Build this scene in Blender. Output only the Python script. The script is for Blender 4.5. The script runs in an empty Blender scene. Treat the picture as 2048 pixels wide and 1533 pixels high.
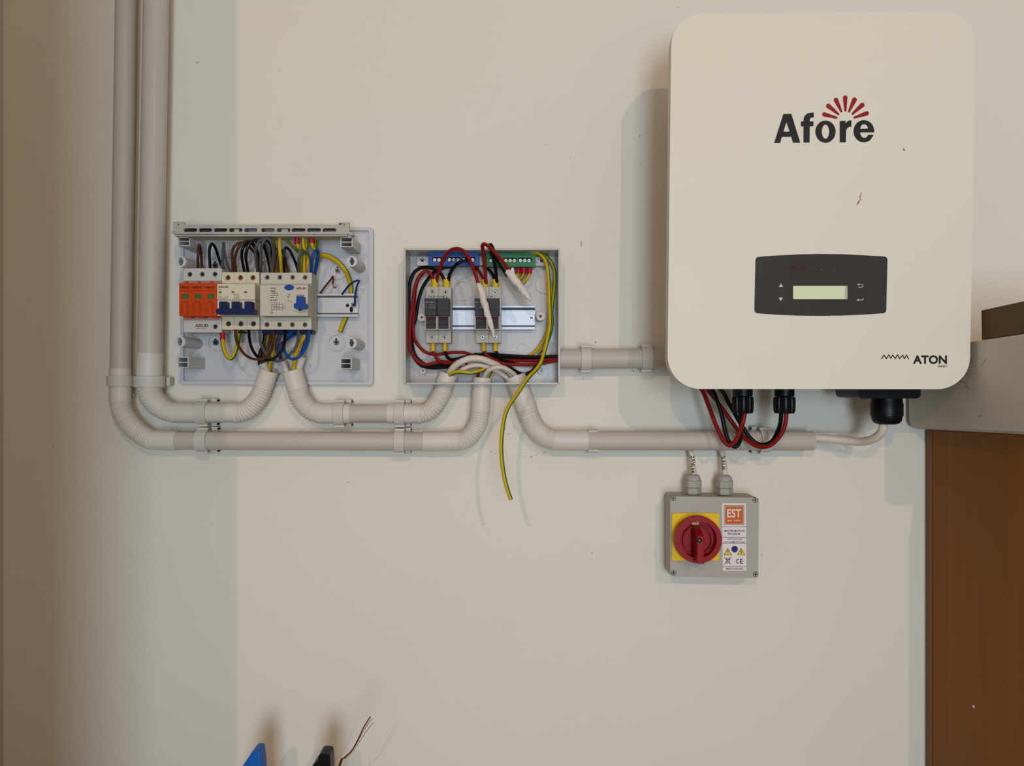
import bpy, bmesh, math, random
from mathutils import Vector, Matrix, noise
from mathutils.geometry import tessellate_polygon

scene = bpy.context.scene
COL = scene.collection
# ------------------------------------------------------------------ camera
D = 1.12          # camera to wall, metres
F = 1537.0        # focal length in pixels of the 2048 x 1533 frame
ZC = 1.50         # camera height
cam = bpy.data.cameras.new('camera')
cam.sensor_width = 36.0
cam.lens = 36.0 * F / 2048.0
cam.clip_start = 0.02
camo = bpy.data.objects.new('camera', cam)
camo.location = (0, -D, ZC)
camo.rotation_euler = (math.radians(90), 0, 0)
COL.objects.link(camo)
scene.camera = camo
# ------------------------------------------------------------------ world and lights
world = bpy.data.worlds.new('world')
scene.world = world
world.use_nodes = True
bg = world.node_tree.nodes['Background']
bg.inputs[0].default_value = (1.0, 0.96, 0.87, 1)
bg.inputs[1].default_value = 0.37

def area_light(name, loc, target, sx, sy, power, color):
    l = bpy.data.lights.new(name, 'AREA')
    l.shape = 'RECTANGLE'; l.size = sx; l.size_y = sy
    l.energy = power; l.color = color
    o = bpy.data.objects.new(name, l)
    o.location = loc
    o.rotation_euler = (Vector(target) - Vector(loc)).to_track_quat('-Z', 'Y').to_euler()
    COL.objects.link(o)
    return o

def bulb(name, loc, power, color, radius=0.04):
    l = bpy.data.lights.new(name, 'POINT')
    l.energy = power; l.color = color; l.shadow_soft_size = radius
    o = bpy.data.objects.new(name, l); o.location = loc
    COL.objects.link(o)
    return o

area_light('window_light', (0.22, -3.3, ZC - 0.15), (0.22, 0, ZC - 0.15), 0.6, 1.1, 56, (0.66, 0.80, 1.0))
bulb('ceiling_lamp_light', (0.75, -3.0, ZC + 1.02), 56, (1.0, 0.70, 0.52), 0.014)
bulb('ceiling_lamp_light', (-0.50, -3.0, ZC + 1.02), 56, (1.0, 0.70, 0.52), 0.014)

vs = scene.view_settings
vs.view_transform = 'Standard'; vs.look = 'None'
vs.exposure = -0.2; vs.gamma = 1.0; vs.use_curve_mapping = False

# ------------------------------------------------------------------ helpers
def P(px, py, d):
    """point whose image is (px, py), standing d metres out from the wall"""
    s = (D - d) / F
    return Vector(((px - 1024.0) * s, -d, ZC + (766.5 - py) * s))

def ml(px, d):
    return px * (D - d) / F

def lin(c):
    c = c / 255.0
    return c / 12.92 if c <= 0.04045 else ((c + 0.055) / 1.055) ** 2.4

MATS = {}
def mat(name, rgb, rough=0.5, metal=0.0, var=0.04, scale=60.0, bump=0.0, bscale=300.0, spec=0.22, emit=0.0, coat=0.0):
    if name in MATS: return MATS[name]
    m = bpy.data.materials.new(name)
    m.use_nodes = True
    nt = m.node_tree
    b = nt.nodes['Principled BSDF']
    c = [lin(v) for v in rgb]
    b.inputs['Roughness'].default_value = rough
    b.inputs['Metallic'].default_value = metal
    b.inputs['Specular IOR Level'].default_value = spec
    if coat: b.inputs['Coat Weight'].default_value = coat
    tc = nt.nodes.new('ShaderNodeTexCoord')
    nz = nt.nodes.new('ShaderNodeTexNoise')
    nz.inputs['Scale'].default_value = scale
    nz.inputs['Detail'].default_value = 3
    nt.links.new(tc.outputs['Object'], nz.inputs['Vector'])
    mx = nt.nodes.new('ShaderNodeMix'); mx.data_type = 'RGBA'
    mx.inputs[6].default_value = (*[max(0, v * (1 - var)) for v in c], 1)
    mx.inputs[7].default_value = (*[min(1, v * (1 + var)) for v in c], 1)
    nt.links.new(nz.outputs['Fac'], mx.inputs[0])
    nt.links.new(mx.outputs[2], b.inputs['Base Color'])
    if bump:
        n2 = nt.nodes.new('ShaderNodeTexNoise'); n2.inputs['Scale'].default_value = bscale; n2.inputs['Detail'].default_value = 4
        nt.links.new(tc.outputs['Object'], n2.inputs['Vector'])
        bp = nt.nodes.new('ShaderNodeBump'); bp.inputs['Strength'].default_value = bump; bp.inputs['Distance'].default_value = 0.001
        nt.links.new(n2.outputs['Fac'], bp.inputs['Height'])
        nt.links.new(bp.outputs['Normal'], b.inputs['Normal'])
    if emit:
        b.inputs['Emission Color'].default_value = (*c, 1)
        b.inputs['Emission Strength'].default_value = emit
    MATS[name] = m
    return m

def wood_mat(name, rgb, bands=9.0):
    m = bpy.data.materials.new(name); m.use_nodes = True
    nt = m.node_tree; b = nt.nodes['Principled BSDF']
    b.inputs['Roughness'].default_value = 0.5; b.inputs['Specular IOR Level'].default_value = 0.15
    c = [lin(v) for v in rgb]
    tc = nt.nodes.new('ShaderNodeTexCoord')
    mp = nt.nodes.new('ShaderNodeMapping'); mp.inputs['Scale'].default_value = (30, 30, 1.2)
    nt.links.new(tc.outputs['Object'], mp.inputs['Vector'])
    nz = nt.nodes.new('ShaderNodeTexNoise'); nz.inputs['Scale'].default_value = 4; nz.inputs['Detail'].default_value = 5
    nt.links.new(mp.outputs[0], nz.inputs['Vector'])
    mp2 = nt.nodes.new('ShaderNodeMapping'); mp2.inputs['Scale'].default_value = (0.01, bands, 0.01)
    nt.links.new(tc.outputs['Object'], mp2.inputs['Vector'])
    vo = nt.nodes.new('ShaderNodeTexVoronoi'); vo.inputs['Scale'].default_value = 2.2
    nt.links.new(mp2.outputs[0], vo.inputs['Vector'])
    sep = nt.nodes.new('ShaderNodeSeparateColor')
    nt.links.new(vo.outputs['Color'], sep.inputs[0])
    ad = nt.nodes.new('ShaderNodeMath'); ad.operation = 'MULTIPLY_ADD'; ad.inputs[1].default_value = 0.45
    nt.links.new(sep.outputs[0], ad.inputs[0])
    m3 = nt.nodes.new('ShaderNodeMath'); m3.operation = 'MULTIPLY'; m3.inputs[1].default_value = 0.55
    nt.links.new(nz.outputs['Fac'], m3.inputs[0]); nt.links.new(m3.outputs[0], ad.inputs[2])
    mx = nt.nodes.new('ShaderNodeMix'); mx.data_type = 'RGBA'
    mx.inputs[6].default_value = (*[v * 0.78 for v in c], 1)
    mx.inputs[7].default_value = (c[0] * 1.2, c[1] * 1.18, c[2] * 1.12, 1)
    nt.links.new(ad.outputs[0], mx.inputs[0])
    nt.links.new(mx.outputs[2], b.inputs['Base Color'])
    return m

ORG = {}          # world origin of every object (nothing but the furniture is rotated)
def link(o, org, parent):
    COL.objects.link(o)
    if parent is not None:
        o.parent = parent
        o.location = org - ORG[parent.name]
    else:
        o.location = org
    ORG[o.name] = Vector(org)

def tag(o, label, cat, group=None, kind=None):
    if label: o['label'] = label
    if cat: o['category'] = cat
    if group: o['group'] = group
    if kind: o['kind'] = kind
    return o

def thing(name, label, cat, org, group=None):
    o = bpy.data.objects.new(name, None)
    o.empty_display_size = 0.01
    link(o, Vector(org), None)
    return tag(o, label, cat, group)

class G:
    """collects shapes of one mesh object, in world coordinates"""
    def __init__(s): s.v = []; s.f = []; s.m = []
    def add(s, vs, fs, mi=0):
        k = len(s.v)
        s.v += [Vector(v) for v in vs]
        s.f += [tuple(i + k for i in f) for f in fs]
        s.m += [mi] * len(fs)
    def loft(s, front, back, mi=0, holes=(), caps=True):
        """front/back: matching loops of world points (holes: list of (front, back))"""
        loops = [(front, back)] + list(holes)
        allf = [p for l in loops for p in l[0]]; allb = [p for l in loops for p in l[1]]
        n = len(allf); fs = []
        if caps:
            tf = tessellate_polygon([[Vector((p.x, p.z, 0)) if s.flat == 'y' else Vector((p.x, p.y, 0)) for p in l[0]] for l in loops])
            fs += [tuple(t) for t in tf]
            fs += [tuple(i + n for i in reversed(t)) for t in tf]
        o = 0
        for l in loops:
            c = len(l[0])
            for i in range(c):
                j = (i + 1) % c
                fs.append((o + i, o + j, o + j + n, o + i + n))
            o += c
        s.add(allf + allb, fs, mi)
    flat = 'y'
    def prism(s, poly, d0, d1, mi=0, holes=(), taper=0.0):
        """poly in pixels as seen at depth d1, pushed straight back to depth d0"""
        def lp(pl):
            fr = [P(x, y, d1) for x, y in pl]
            bk = [Vector((p.x, -d0, p.z)) for p in fr]
            return fr, bk
        fr, bk = lp(poly)
        if len(poly) <= 4 and not holes:
            n = len(poly)
            fs = [tuple(range(n)), tuple(range(2 * n - 1, n - 1, -1))] + [(i, (i + 1) % n, (i + 1) % n + n, i + n) for i in range(n)]
            s.add(fr + bk, fs, mi)
        else:
            s.loft(fr, bk, mi, [lp(h) for h in holes])
    def box(s, x0, y0, x1, y1, d0, d1, mi=0):
        s.prism([(x0, y0), (x1, y0), (x1, y1), (x0, y1)], d0, d1, mi)
    def cyl(s, px, py, r, d0, d1, mi=0, n=20, r1=None):
        """cylinder with its axis straight out of the wall; r in pixels at d1"""
        c = P(px, py, d1); R = ml(r, d1); Rb = R if r1 is None else ml(r1, d1)
        fr = [c + Vector((math.cos(a) * R, 0, math.sin(a) * R)) for a in [2 * math.pi * i / n for i in range(n)]]
        bk = [Vector((c.x + math.cos(a) * Rb, -d0, c.z + math.sin(a) * Rb)) for a in [2 * math.pi * i / n for i in range(n)]]
        fs = [tuple(range(n)), tuple(range(2 * n - 1, n - 1, -1))] + [(i, (i + 1) % n, (i + 1) % n + n, i + n) for i in range(n)]
        s.add(fr + bk, fs, mi)
    def ring(s, px, py, r0, r1, d0, d1, mi=0, n=28):
        s.prism(circ(px, py, r1, n), d0, d1, mi, [circ(px, py, r0, n)])
    def tube(s, pts, r, mi=0, n=12, sub=8, stripe=None, rf=None, hollow=(False, False), world=False, spl=True, capm=None):
        """round tube through pixel points (px, py, d); stripe = (from, to) degrees about the axis, 0 facing the camera"""
        w = [Vector(p) if world else P(*p) for p in pts]
        c = catmull(w, sub) if (spl and len(w) > 2) else w
        c2 = [c[0]]
        for p in c[1:]:
            if (p - c2[-1]).length > 1e-5: c2.append(p)
        c = c2
        L = [0.0]
        for a, b in zip(c, c[1:]): L.append(L[-1] + (b - a).length)
        rings = []; prev = Vector((0, -1, 0))
        for i, p in enumerate(c):
            t = (c[min(i + 1, len(c) - 1)] - c[max(i - 1, 0)]).normalized()
            n1 = Vector((0, -1, 0)) - t * (-t.y)
            if n1.length < 0.35: n1 = prev - t * prev.dot(t)
            n1.normalize(); prev = n1
            n2 = t.cross(n1)
            R = rf(L[i], L[-1]) if rf else r
            rings.append((p, n1, n2, R, t))
        def circle(q, R):
            p, a, b = q[0], q[1], q[2]
            return [p + a * math.cos(2 * math.pi * k / n) * R + b * math.sin(2 * math.pi * k / n) * R for k in range(n)]
        loops = [circle(q, q[3]) for q in rings]
        th = 0.0016
        if hollow[0]:
            q = rings[0]
            loops = [circle((q[0] + q[4] * 0.012, q[1], q[2]), q[3] - th), circle(q, q[3] - th)] + loops
        if hollow[1]:
            q = rings[-1]
            loops = loops + [circle(q, q[3] - th), circle((q[0] - q[4] * 0.012, q[1], q[2]), q[3] - th)]
        k = len(s.v)
        for lp in loops: s.v += lp
        for i in range(len(loops) - 1):
            for j in range(n):
                a = k + i * n + j; b = k + i * n + (j + 1) % n
                s.f.append((a, b, b + n, a + n))
                m_ = mi
                if stripe:
                    ang = (360.0 * (j + 0.5) / n + 180) % 360 - 180
                    if stripe[0] <= ang <= stripe[1]: m_ = mi + 1
                s.m.append(m_)
        cm = mi if capm is None else capm
        s.f.append(tuple(reversed([k + j for j in range(n)]))); s.m.append(cm)
        e = k + (len(loops) - 1) * n
        s.f.append(tuple(e + j for j in range(n))); s.m.append(cm)
    def lathe(s, c, axis, prof, mi=0, n=24, facets=None):
        """prof: list of (distance along axis, radius); facets: polygon count for nuts"""
        axis = Vector(axis).normalized()
        u = axis.orthogonal().normalized(); v = axis.cross(u)
        n = facets or n
        k = len(s.v); c = Vector(c)
        for h, r in prof:
            for j in range(n):
                a = 2 * math.pi * j / n
                s.v.append(c + axis * h + (u * math.cos(a) + v * math.sin(a)) * max(r, 1e-5))
        for i in range(len(prof) - 1):
            for j in range(n):
                a = k + i * n + j; b = k + i * n + (j + 1) % n
                s.f.append((a, b, b + n, a + n)); s.m.append(mi)
        s.f.append(tuple(reversed([k + j for j in range(n)]))); s.m.append(mi)
        e = k + (len(prof) - 1) * n
        s.f.append(tuple(e + j for j in range(n))); s.m.append(mi)
    def polyflat(s, poly, d, mi=0, holes=()):
        s.prism(poly, d - 0.00008, d, mi, holes)
    def stroke(s, pts, w, d, mi=0):
        """flat printed line of width w pixels"""
        for (x0, y0), (x1, y1) in zip(pts, pts[1:]):
            dx, dy = x1 - x0, y1 - y0
            l = math.hypot(dx, dy) or 1e-6
            nx, ny = -dy / l * w / 2, dx / l * w / 2
            ex, ey = dx / l * w * 0.3, dy / l * w * 0.3
            s.polyflat([(x0 - ex + nx, y0 - ey + ny), (x1 + ex + nx, y1 + ey + ny), (x1 + ex - nx, y1 + ey - ny), (x0 - ex - nx, y0 - ey - ny)], d, mi)
    def text(s, body, x0, y0, x1, y1, d, mi=0, bold=0.0, rot=0, shear=0.0, sp=1.0):
        """printed lettering fitted into a pixel rectangle; rot=90 reads downwards"""
        cu = bpy.data.curves.new('lettering', 'FONT')
        cu.body = body; cu.offset = bold; cu.shear = shear; cu.space_character = sp
        cu.resolution_u = 4
        ob = bpy.data.objects.new('lettering', cu)
        me = bpy.data.meshes.new_from_object(ob)
        co = [v.co.copy() for v in me.vertices]
        fs = [tuple(p.vertices) for p in me.polygons]
        bpy.data.meshes.remove(me); bpy.data.objects.remove(ob); bpy.data.curves.remove(cu)
        if not co: return
        ax, bx = min(v.x for v in co), max(v.x for v in co)
        ay, by = min(v.y for v in co), max(v.y for v in co)
        out = []
        for v in co:
            u = (v.x - ax) / (bx - ax or 1); w = (v.y - ay) / (by - ay or 1)
            if rot == 90: out.append(P(x0 + w * (x1 - x0), y0 + u * (y1 - y0), d))
            else: out.append(P(x0 + u * (x1 - x0), y1 - w * (y1 - y0), d))
        s.add(out, fs, mi)
    def scribble(s, x0, y0, x1, y1, d, mi=0, seed=1):
        """a line of print too small to read"""
        R = random.Random(seed); x = x0
        while x < x1 - 0.4:
            w = R.uniform(0.5, 1.2)
            if R.random() < 0.82:
                a = R.choice([0, 0, 0.25]); b = R.choice([1, 1, 0.8])
                s.polyflat([(x, y0 + (y1 - y0) * a), (min(x + w, x1), y0 + (y1 - y0) * a), (min(x + w, x1), y0 + (y1 - y0) * b), (x, y0 + (y1 - y0) * b)], d, mi)
            x += w + R.uniform(0.25, 0.5)

def catmull(w, sub):
    out = []
    n = len(w)
    for i in range(n - 1):
        p0 = w[i - 1] if i > 0 else w[i] * 2 - w[i + 1]
        p1, p2 = w[i], w[i + 1]
        p3 = w[i + 2] if i + 2 < n else w[i + 1] * 2 - w[i]
        for k in range(sub):
            t = k / sub
            out.append(0.5 * ((2 * p1) + (p2 - p0) * t + (2 * p0 - 5 * p1 + 4 * p2 - p3) * t * t + (3 * p1 - p0 - 3 * p2 + p3) * t ** 3))
    out.append(w[-1].copy())
    return out

def circ(px, py, r, n=24, ry=None):
    ry = r if ry is None else ry
    return [(px + r * math.cos(2 * math.pi * i / n), py + ry * math.sin(2 * math.pi * i / n)) for i in range(n)]

def rquad(corners, r, n=8):
    """rounded quadrilateral; corners in order, r one radius or four"""
    out = []
    rr = r if isinstance(r, (list, tuple)) else [r] * len(corners)
    m = len(corners)
    for i in range(m):
        c = Vector(corners[i]); a = Vector(corners[i - 1]); b = Vector(corners[(i + 1) % m])
        if rr[i] <= 0: out.append((c.x, c.y)); continue
        u = (a - c).normalized(); v = (b - c).normalized()
        ang = u.angle(v); t = rr[i] / math.tan(ang / 2)
        ctr = c + (u + v).normalized() * (rr[i] / math.sin(ang / 2))
        s0 = c + u * t - ctr; s1 = c + v * t - ctr
        a0 = math.atan2(s0.y, s0.x); a1 = math.atan2(s1.y, s1.x)
        da = (a1 - a0 + math.pi) % (2 * math.pi) - math.pi
        for k in range(n + 1):
            q = a0 + da * k / n
            out.append((ctr.x + rr[i] * math.cos(q), ctr.y + rr[i] * math.sin(q)))
    return out

def rrect(x0, y0, x1, y1, r, n=6):
    return rquad([(x0, y0), (x1, y0), (x1, y1), (x0, y1)], r, n)

def obj(name, g, mats, parent=None, bevel=0.0, seg=2, smooth=35, label=None, org=None, flatprint=False):
    if not isinstance(mats, (list, tuple)): mats = [mats]
    xs = [v.x for v in g.v]; ys = [v.y for v in g.v]; zs = [v.z for v in g.v]
    if org is None:
        org = Vector(((min(xs) + max(xs)) / 2, (min(ys) + max(ys)) / 2, (min(zs) + max(zs)) / 2))
    me = bpy.data.meshes.new(name)
    me.from_pydata([v - org for v in g.v], [], g.f)
    for m in mats: me.materials.append(m)
    me.polygons.foreach_set('material_index', g.m)
    if not flatprint:
        bm = bmesh.new(); bm.from_mesh(me)
        bmesh.ops.recalc_face_normals(bm, faces=bm.faces)
        bm.to_mesh(me); bm.free()
    me.shade_smooth()
    me.set_sharp_from_angle(angle=math.radians(smooth))
    o = bpy.data.objects.new(name, me)
    link(o, org, parent)
    if bevel:
        b = o.modifiers.new('bevel', 'BEVEL'); b.width = bevel; b.segments = seg
        b.limit_method = 'ANGLE'; b.angle_limit = math.radians(40)
        b.harden_normals = False
    if label: o['label'] = label
    return o

# ------------------------------------------------------------------ materials
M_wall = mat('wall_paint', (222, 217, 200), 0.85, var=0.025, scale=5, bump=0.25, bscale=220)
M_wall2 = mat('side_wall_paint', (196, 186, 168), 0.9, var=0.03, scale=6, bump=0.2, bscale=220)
M_floor = mat('floor_concrete', (120, 112, 102), 0.8, var=0.15, scale=9)
M_pvc = mat('conduit_pvc', (188, 180, 166), 0.42, var=0.03, scale=30)
M_pvc2 = mat('elbow_pvc', (208, 201, 187), 0.38, var=0.03, scale=30)
M_clip = mat('clip_plastic', (198, 193, 181), 0.45, var=0.03)
M_cover = mat('inverter_cover_paint', (219, 213, 192), 0.45, var=0.012, scale=12, bump=0.05, bscale=900)
M_gasket = mat('gasket_black', (22, 19, 18), 0.6)
M_rear = mat('inverter_body_grey', (150, 146, 138), 0.5)
M_black = mat('black_plastic', (9, 9, 11), 0.4, var=0.1)
M_panel = mat('display_panel_glass', (58, 55, 52), 0.22, var=0.12, scale=25)
M_lcd = mat('lcd_green', (210, 220, 178), 0.4, var=0.02)
M_lcdrim = mat('lcd_edge', (176, 168, 148), 0.4)
M_icon = mat('icon_print', (205, 203, 196), 0.5)
M_icond = mat('icon_faint_print', (84, 82, 78), 0.5)
M_logo = mat('logo_black_print', (30, 31, 33), 0.5, var=0.02)
M_logored = mat('logo_red_print', (140, 22, 30), 0.5, var=0.04)
M_smear = mat('red_smear', (96, 28, 30), 0.5, var=0.25, scale=300)
M_box = mat('isolator_grey', (168, 164, 152), 0.5, var=0.03, bump=0.05, bscale=900)
M_gland = mat('gland_grey', (165, 161, 150), 0.5, var=0.03)
M_yellow = mat('yellow_plastic', (226, 190, 8), 0.45, var=0.04)
M_red = mat('red_plastic', (142, 10, 18), 0.45, var=0.05)
M_cream = mat('cream_print', (215, 190, 120), 0.5)
M_sticker = mat('white_sticker', (222, 214, 206), 0.45, var=0.015)
M_orangep = mat('orange_print', (196, 92, 22), 0.5, var=0.03)
M_blackp = mat('black_print', (26, 24, 24), 0.5)
M_bluep = mat('blue_sticker', (46, 34, 110), 0.4)
M_yellowp = mat('yellow_print', (226, 200, 40), 0.5)
M_steel = mat('steel', (120, 120, 120), 0.28, 1.0, var=0.1, scale=200)
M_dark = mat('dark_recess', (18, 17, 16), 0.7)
M_cablew = mat('white_cable_sheath', (208, 199, 180), 0.45, var=0.03)
M_redw = mat('red_insulation', (128, 16, 12), 0.4, var=0.06)
M_blkw = mat('black_insulation', (8, 8, 10), 0.38, var=0.1)
M_gryw = mat('grey_insulation', (80, 79, 82), 0.42, var=0.06)
M_brnw = mat('brown_insulation', (76, 42, 20), 0.42, var=0.06)
M_bluw = mat('blue_insulation', (12, 72, 138), 0.42, var=0.06)
M_dblw = mat('dark_blue_insulation', (16, 44, 104), 0.42, var=0.06)
M_yelw = mat('yellow_insulation', (196, 162, 14), 0.42, var=0.05)
M_grnw = mat('green_insulation', (48, 112, 34), 0.42, var=0.06)
M_olvw = mat('olive_insulation', (112, 112, 20), 0.45, var=0.08)
M_ferr = mat('red_ferrule', (168, 18, 36), 0.4)
M_ferry = mat('yellow_ferrule', (206, 172, 10), 0.42)
M_copper = mat('copper', (170, 96, 64), 0.35, 1.0)
M_board = mat('board_base_grey', (194, 194, 192), 0.5, var=0.02, bump=0.12, bscale=700)
M_carrier = mat('terminal_carrier_grey', (176, 172, 160), 0.5, var=0.03)
M_rail = mat('zinc_rail', (158, 160, 158), 0.5, 1.0, var=0.06, scale=90)
M_rail2 = mat('bright_zinc_rail', (160, 165, 170), 0.5, 1.0, var=0.05, scale=90)
M_spd = mat('module_white', (200, 196, 184), 0.5, var=0.02)
M_orange = mat('orange_cartridge', (202, 68, 6), 0.45, var=0.04)
M_pink = mat('pinkish_ridge', (176, 142, 130), 0.5)
M_green = mat('green_indicator', (52, 118, 64), 0.4)
M_mcb = mat('breaker_cream', (206, 196, 168), 0.5, var=0.02)
M_rcd = mat('breaker_grey_cream', (192, 187, 166), 0.5, var=0.02)
M_navy = mat('navy_toggle', (8, 26, 72), 0.42, var=0.05)
M_blue = mat('blue_plastic', (10, 62, 140), 0.42, var=0.05)
M_tray = mat('tray_plastic', (186, 182, 174), 0.26, var=0.03)
M_knock = mat('knockout_plug', (204, 197, 186), 0.5, var=0.03)
M_tblue = mat('blue_terminal', (14, 74, 142), 0.4, var=0.05)
M_tgreen = mat('green_terminal', (22, 112, 62), 0.42, var=0.05)
M_fuse = mat('fuse_base_grey', (176, 171, 156), 0.5, var=0.03)
M_fusec = mat('fuse_carrier_charcoal', (42, 42, 44), 0.5, var=0.05)
M_fusew = mat('fuse_window_red', (80, 4, 10), 0.6)
M_greyp = mat('grey_print', (130, 130, 130), 0.5)
M_redp = mat('red_print', (176, 50, 46), 0.5)
M_dredp = mat('dark_red_print', (142, 44, 10), 0.5)
M_tape = mat('white_tape', (212, 203, 192), 0.5, var=0.04, bump=0.3, bscale=250)
M_slab = mat('grey_slab', (196, 190, 177), 0.75, var=0.12, scale=14)
M_ward = wood_mat('wardrobe_wood', (136, 84, 20))
M_strip = mat('wardrobe_edge', (120, 82, 50), 0.5, var=0.1)
M_block = mat('brown_block', (84, 60, 14), 0.5, var=0.08)
M_table = wood_mat('table_wood', (150, 112, 76))
M_mark = mat('scuff_grey', (178, 168, 152), 0.9)
M_pencil = mat('scuff_dark', (150, 140, 126), 0.9)

def rnd(seed): return random.Random(seed)

# ------------------------------------------------------------------ setting
def wbox(name, x0, x1, y0, y1, z0, z1, m, parent=None, **k):
    g = G()
    vs = [(x, y, z) for z in (z0, z1) for y in (y0, y1) for x in (x0, x1)]
    g.add(vs, [(0, 1, 3, 2), (4, 6, 7, 5), (0, 4, 5, 1), (2, 3, 7, 6), (0, 2, 6, 4), (1, 5, 7, 3)])
    return obj(name, g, m, parent, **k)

XL = -0.741
wall = wbox('wall_back', XL, 2.2, 0.0, 0.12, 0.0, 2.9, M_wall); wall['kind'] = 'structure'; wall['label'] = 'off-white painted plaster wall behind the equipment'
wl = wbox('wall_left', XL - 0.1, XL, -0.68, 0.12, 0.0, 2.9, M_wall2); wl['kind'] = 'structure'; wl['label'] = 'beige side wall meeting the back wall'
wf = wbox('shading_wall', -1.3, -0.426, -0.76, -0.68, 0.0, 2.9, M_wall2); wf['kind'] = 'structure'; wf['label'] = 'unseen wall piece added to cast the soft shadow edges on the back wall'  # added out of view to block window and lamp from the left part
fl = wbox('floor', -1.4, 2.2, -4.0, 0.12, -0.05, 0.0, M_floor); fl['kind'] = 'structure'; fl['label'] = 'grey concrete floor'

# scuffs and pencil marks on the paint (their own shapes, a hair proud of the wall)
g = G()
R = rnd(7)
for x, y, w, h in [(1162, 488, 5, 16), (1279, 272, 3, 7), (1281, 330, 1.5, 7), (1190, 685, 5, 6), (1288, 300, 2, 2), (1357, 14, 5, 1.6),
                   (1184, 1107, 2, 8), (1092, 290, 3, 3), (1140, 315, 3, 2), (560, 140, 3, 2), (395, 125, 8, 3), (106, 893, 4, 3), (1524, 1110, 1.6, 9), (697, 965, 8, 1.4), (262, 1152, 6, 1.2)]:
    pl = [(x + math.cos(a) * w / 2 * R.uniform(.6, 1.1), y + math.sin(a) * h / 2 * R.uniform(.6, 1.1)) for a in [i * math.pi / 4 for i in range(8)]]
    g.prism(pl, -0.0001, 0.00012, 0)
o = obj('scuff_mark', g, M_mark, wall); o['kind'] = 'stuff'
g = G()
for x, y in [(1012, 862), (1016, 868), (1030, 855), (1040, 890), (1052, 915), (1060, 912), (1066, 914), (1085, 905), (1090, 907), (1072, 911), (985, 905), (992, 910), (1266, 741), (1270, 744), (1280, 757), (1284, 738), (1276, 735)]:
    for k in range(2):
        cx, cy = x + R.uniform(-3, 3), y + R.uniform(-3, 3); r = R.uniform(.5, 1.5)
        g.prism([(cx + math.cos(a) * r * R.uniform(.6, 1.3), cy + math.sin(a) * r * R.uniform(.6, 1.3)) for a in [i * math.pi / 3 for i in range(6)]], -0.0001, 0.00012, 0)
o = obj('pencil_speck', g, M_pencil, wall); o['kind'] = 'stuff'

# ------------------------------------------------------------------ wardrobe, grey slab and wooden block (leaning a little)
rotm = Matrix.Rotation(math.radians(-1.5), 4, 'Z') @ Matrix.Rotation(math.radians(-1.9), 4, 'X')
piv = P(1830, 858, 0)
def furn(o, extra=None):
    # turn a top-level thing about the point where slab and wall meet
    m = Matrix.Translation(piv) @ rotm @ (extra or Matrix()) @ Matrix.Translation(-piv)
    o.matrix_world = m @ Matrix.Translation(ORG[o.name])
zb = ZC - 0.0665
g = G(); WD = 0.42
slab_x = 0.5725
gx = [(slab_x, zb + 0.112), (1.25, zb + 0.112), (1.25, zb), (slab_x, zb)]
prof = [(slab_x, zb + 0.112), (1.25, zb + 0.112), (1.25, zb), (slab_x + 0.012, zb), (slab_x + 0.003, zb + 0.004), (slab_x, zb + 0.012)]
fr = [Vector((x, -0.31, z)) for x, z in prof]; bk = [Vector((x, -0.012, z)) for x, z in prof]
g.loft(fr, bk)
slab = tag(obj('stone_slab', g, M_slab, bevel=0.002), 'thick scuffed grey slab lying on top of the brown wardrobe', 'slab')
g = G()
Rr = rnd(3)
for (yy, zz, l, a) in [(-0.155, zb + 0.062, 0.020, -20), (-0.165, zb + 0.055, 0.012, -24), (-0.20, zb + 0.085, 0.016, 40), (-0.12, zb + 0.03, 0.01, 60), (-0.19, zb + 0.02, 0.012, 15)]:
    ca, sa = math.cos(math.radians(a)), math.sin(math.radians(a))
    q = [(-l / 2, -0.0006), (l / 2, -0.0002), (l / 2, 0.0004), (-l / 2, 0.0006)]
    w_ = [Vector((slab_x - 0.0002, yy - (u * ca - v * sa), zz + u * sa + v * ca)) for u, v in q]
    g.add(w_ + [v + Vector((0.0003, 0, 0)) for v in w_], [(0, 1, 2, 3), (7, 6, 5, 4), (0, 4, 5, 1), (1, 5, 6, 2), (2, 6, 7, 3), (3, 7, 4, 0)])
obj('scratch', g, mat('slab_scratch', (150, 144, 132), .8), slab)['kind'] = 'stuff'
furn(slab)
wardrobe = thing('wardrobe', 'brown wooden wardrobe standing beside the isolator under the grey slab', 'wardrobe', (0.9, -0.2, 0.0))
wx = 0.602; ztop = zb - 0.0015
def upright(name, x0, x1, d0, d1, m):
    g = G(); k = 0.0332
    g.add([(x, -d, z) for x in (x0, x1) for d, z in ((d0, 0), (d1, 0), (d1, ztop + k * d1), (d0, ztop + k * d0))],
          [(0, 1, 2, 3), (7, 6, 5, 4), (0, 4, 5, 1), (1, 5, 6, 2), (2, 6, 7, 3), (3, 7, 4, 0)])
    return obj(name, g, m, wardrobe, bevel=0.001)
upright('side_panel', wx, wx + 0.02, 0.0185, WD, M_ward)
upright('back_strip', wx - 0.0015, wx + 0.02, 0.006, 0.018, M_strip)
wbox('side_panel', 1.2, 1.22, -WD, -0.006, 0.0, ztop, M_ward, wardrobe, bevel=0.001)
wbox('top_panel', wx + 0.02, 1.2, -WD, -0.006, ztop - 0.02, ztop, M_ward, wardrobe, bevel=0.001)
wbox('plinth', wx + 0.02, 1.2, -WD + 0.02, -0.006, 0.0, 0.07, M_ward, wardrobe, bevel=0.001)
wbox('back_panel', wx + 0.02, 1.2, -0.012, -0.006, 0.07, ztop - 0.02, M_strip, wardrobe)
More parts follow.
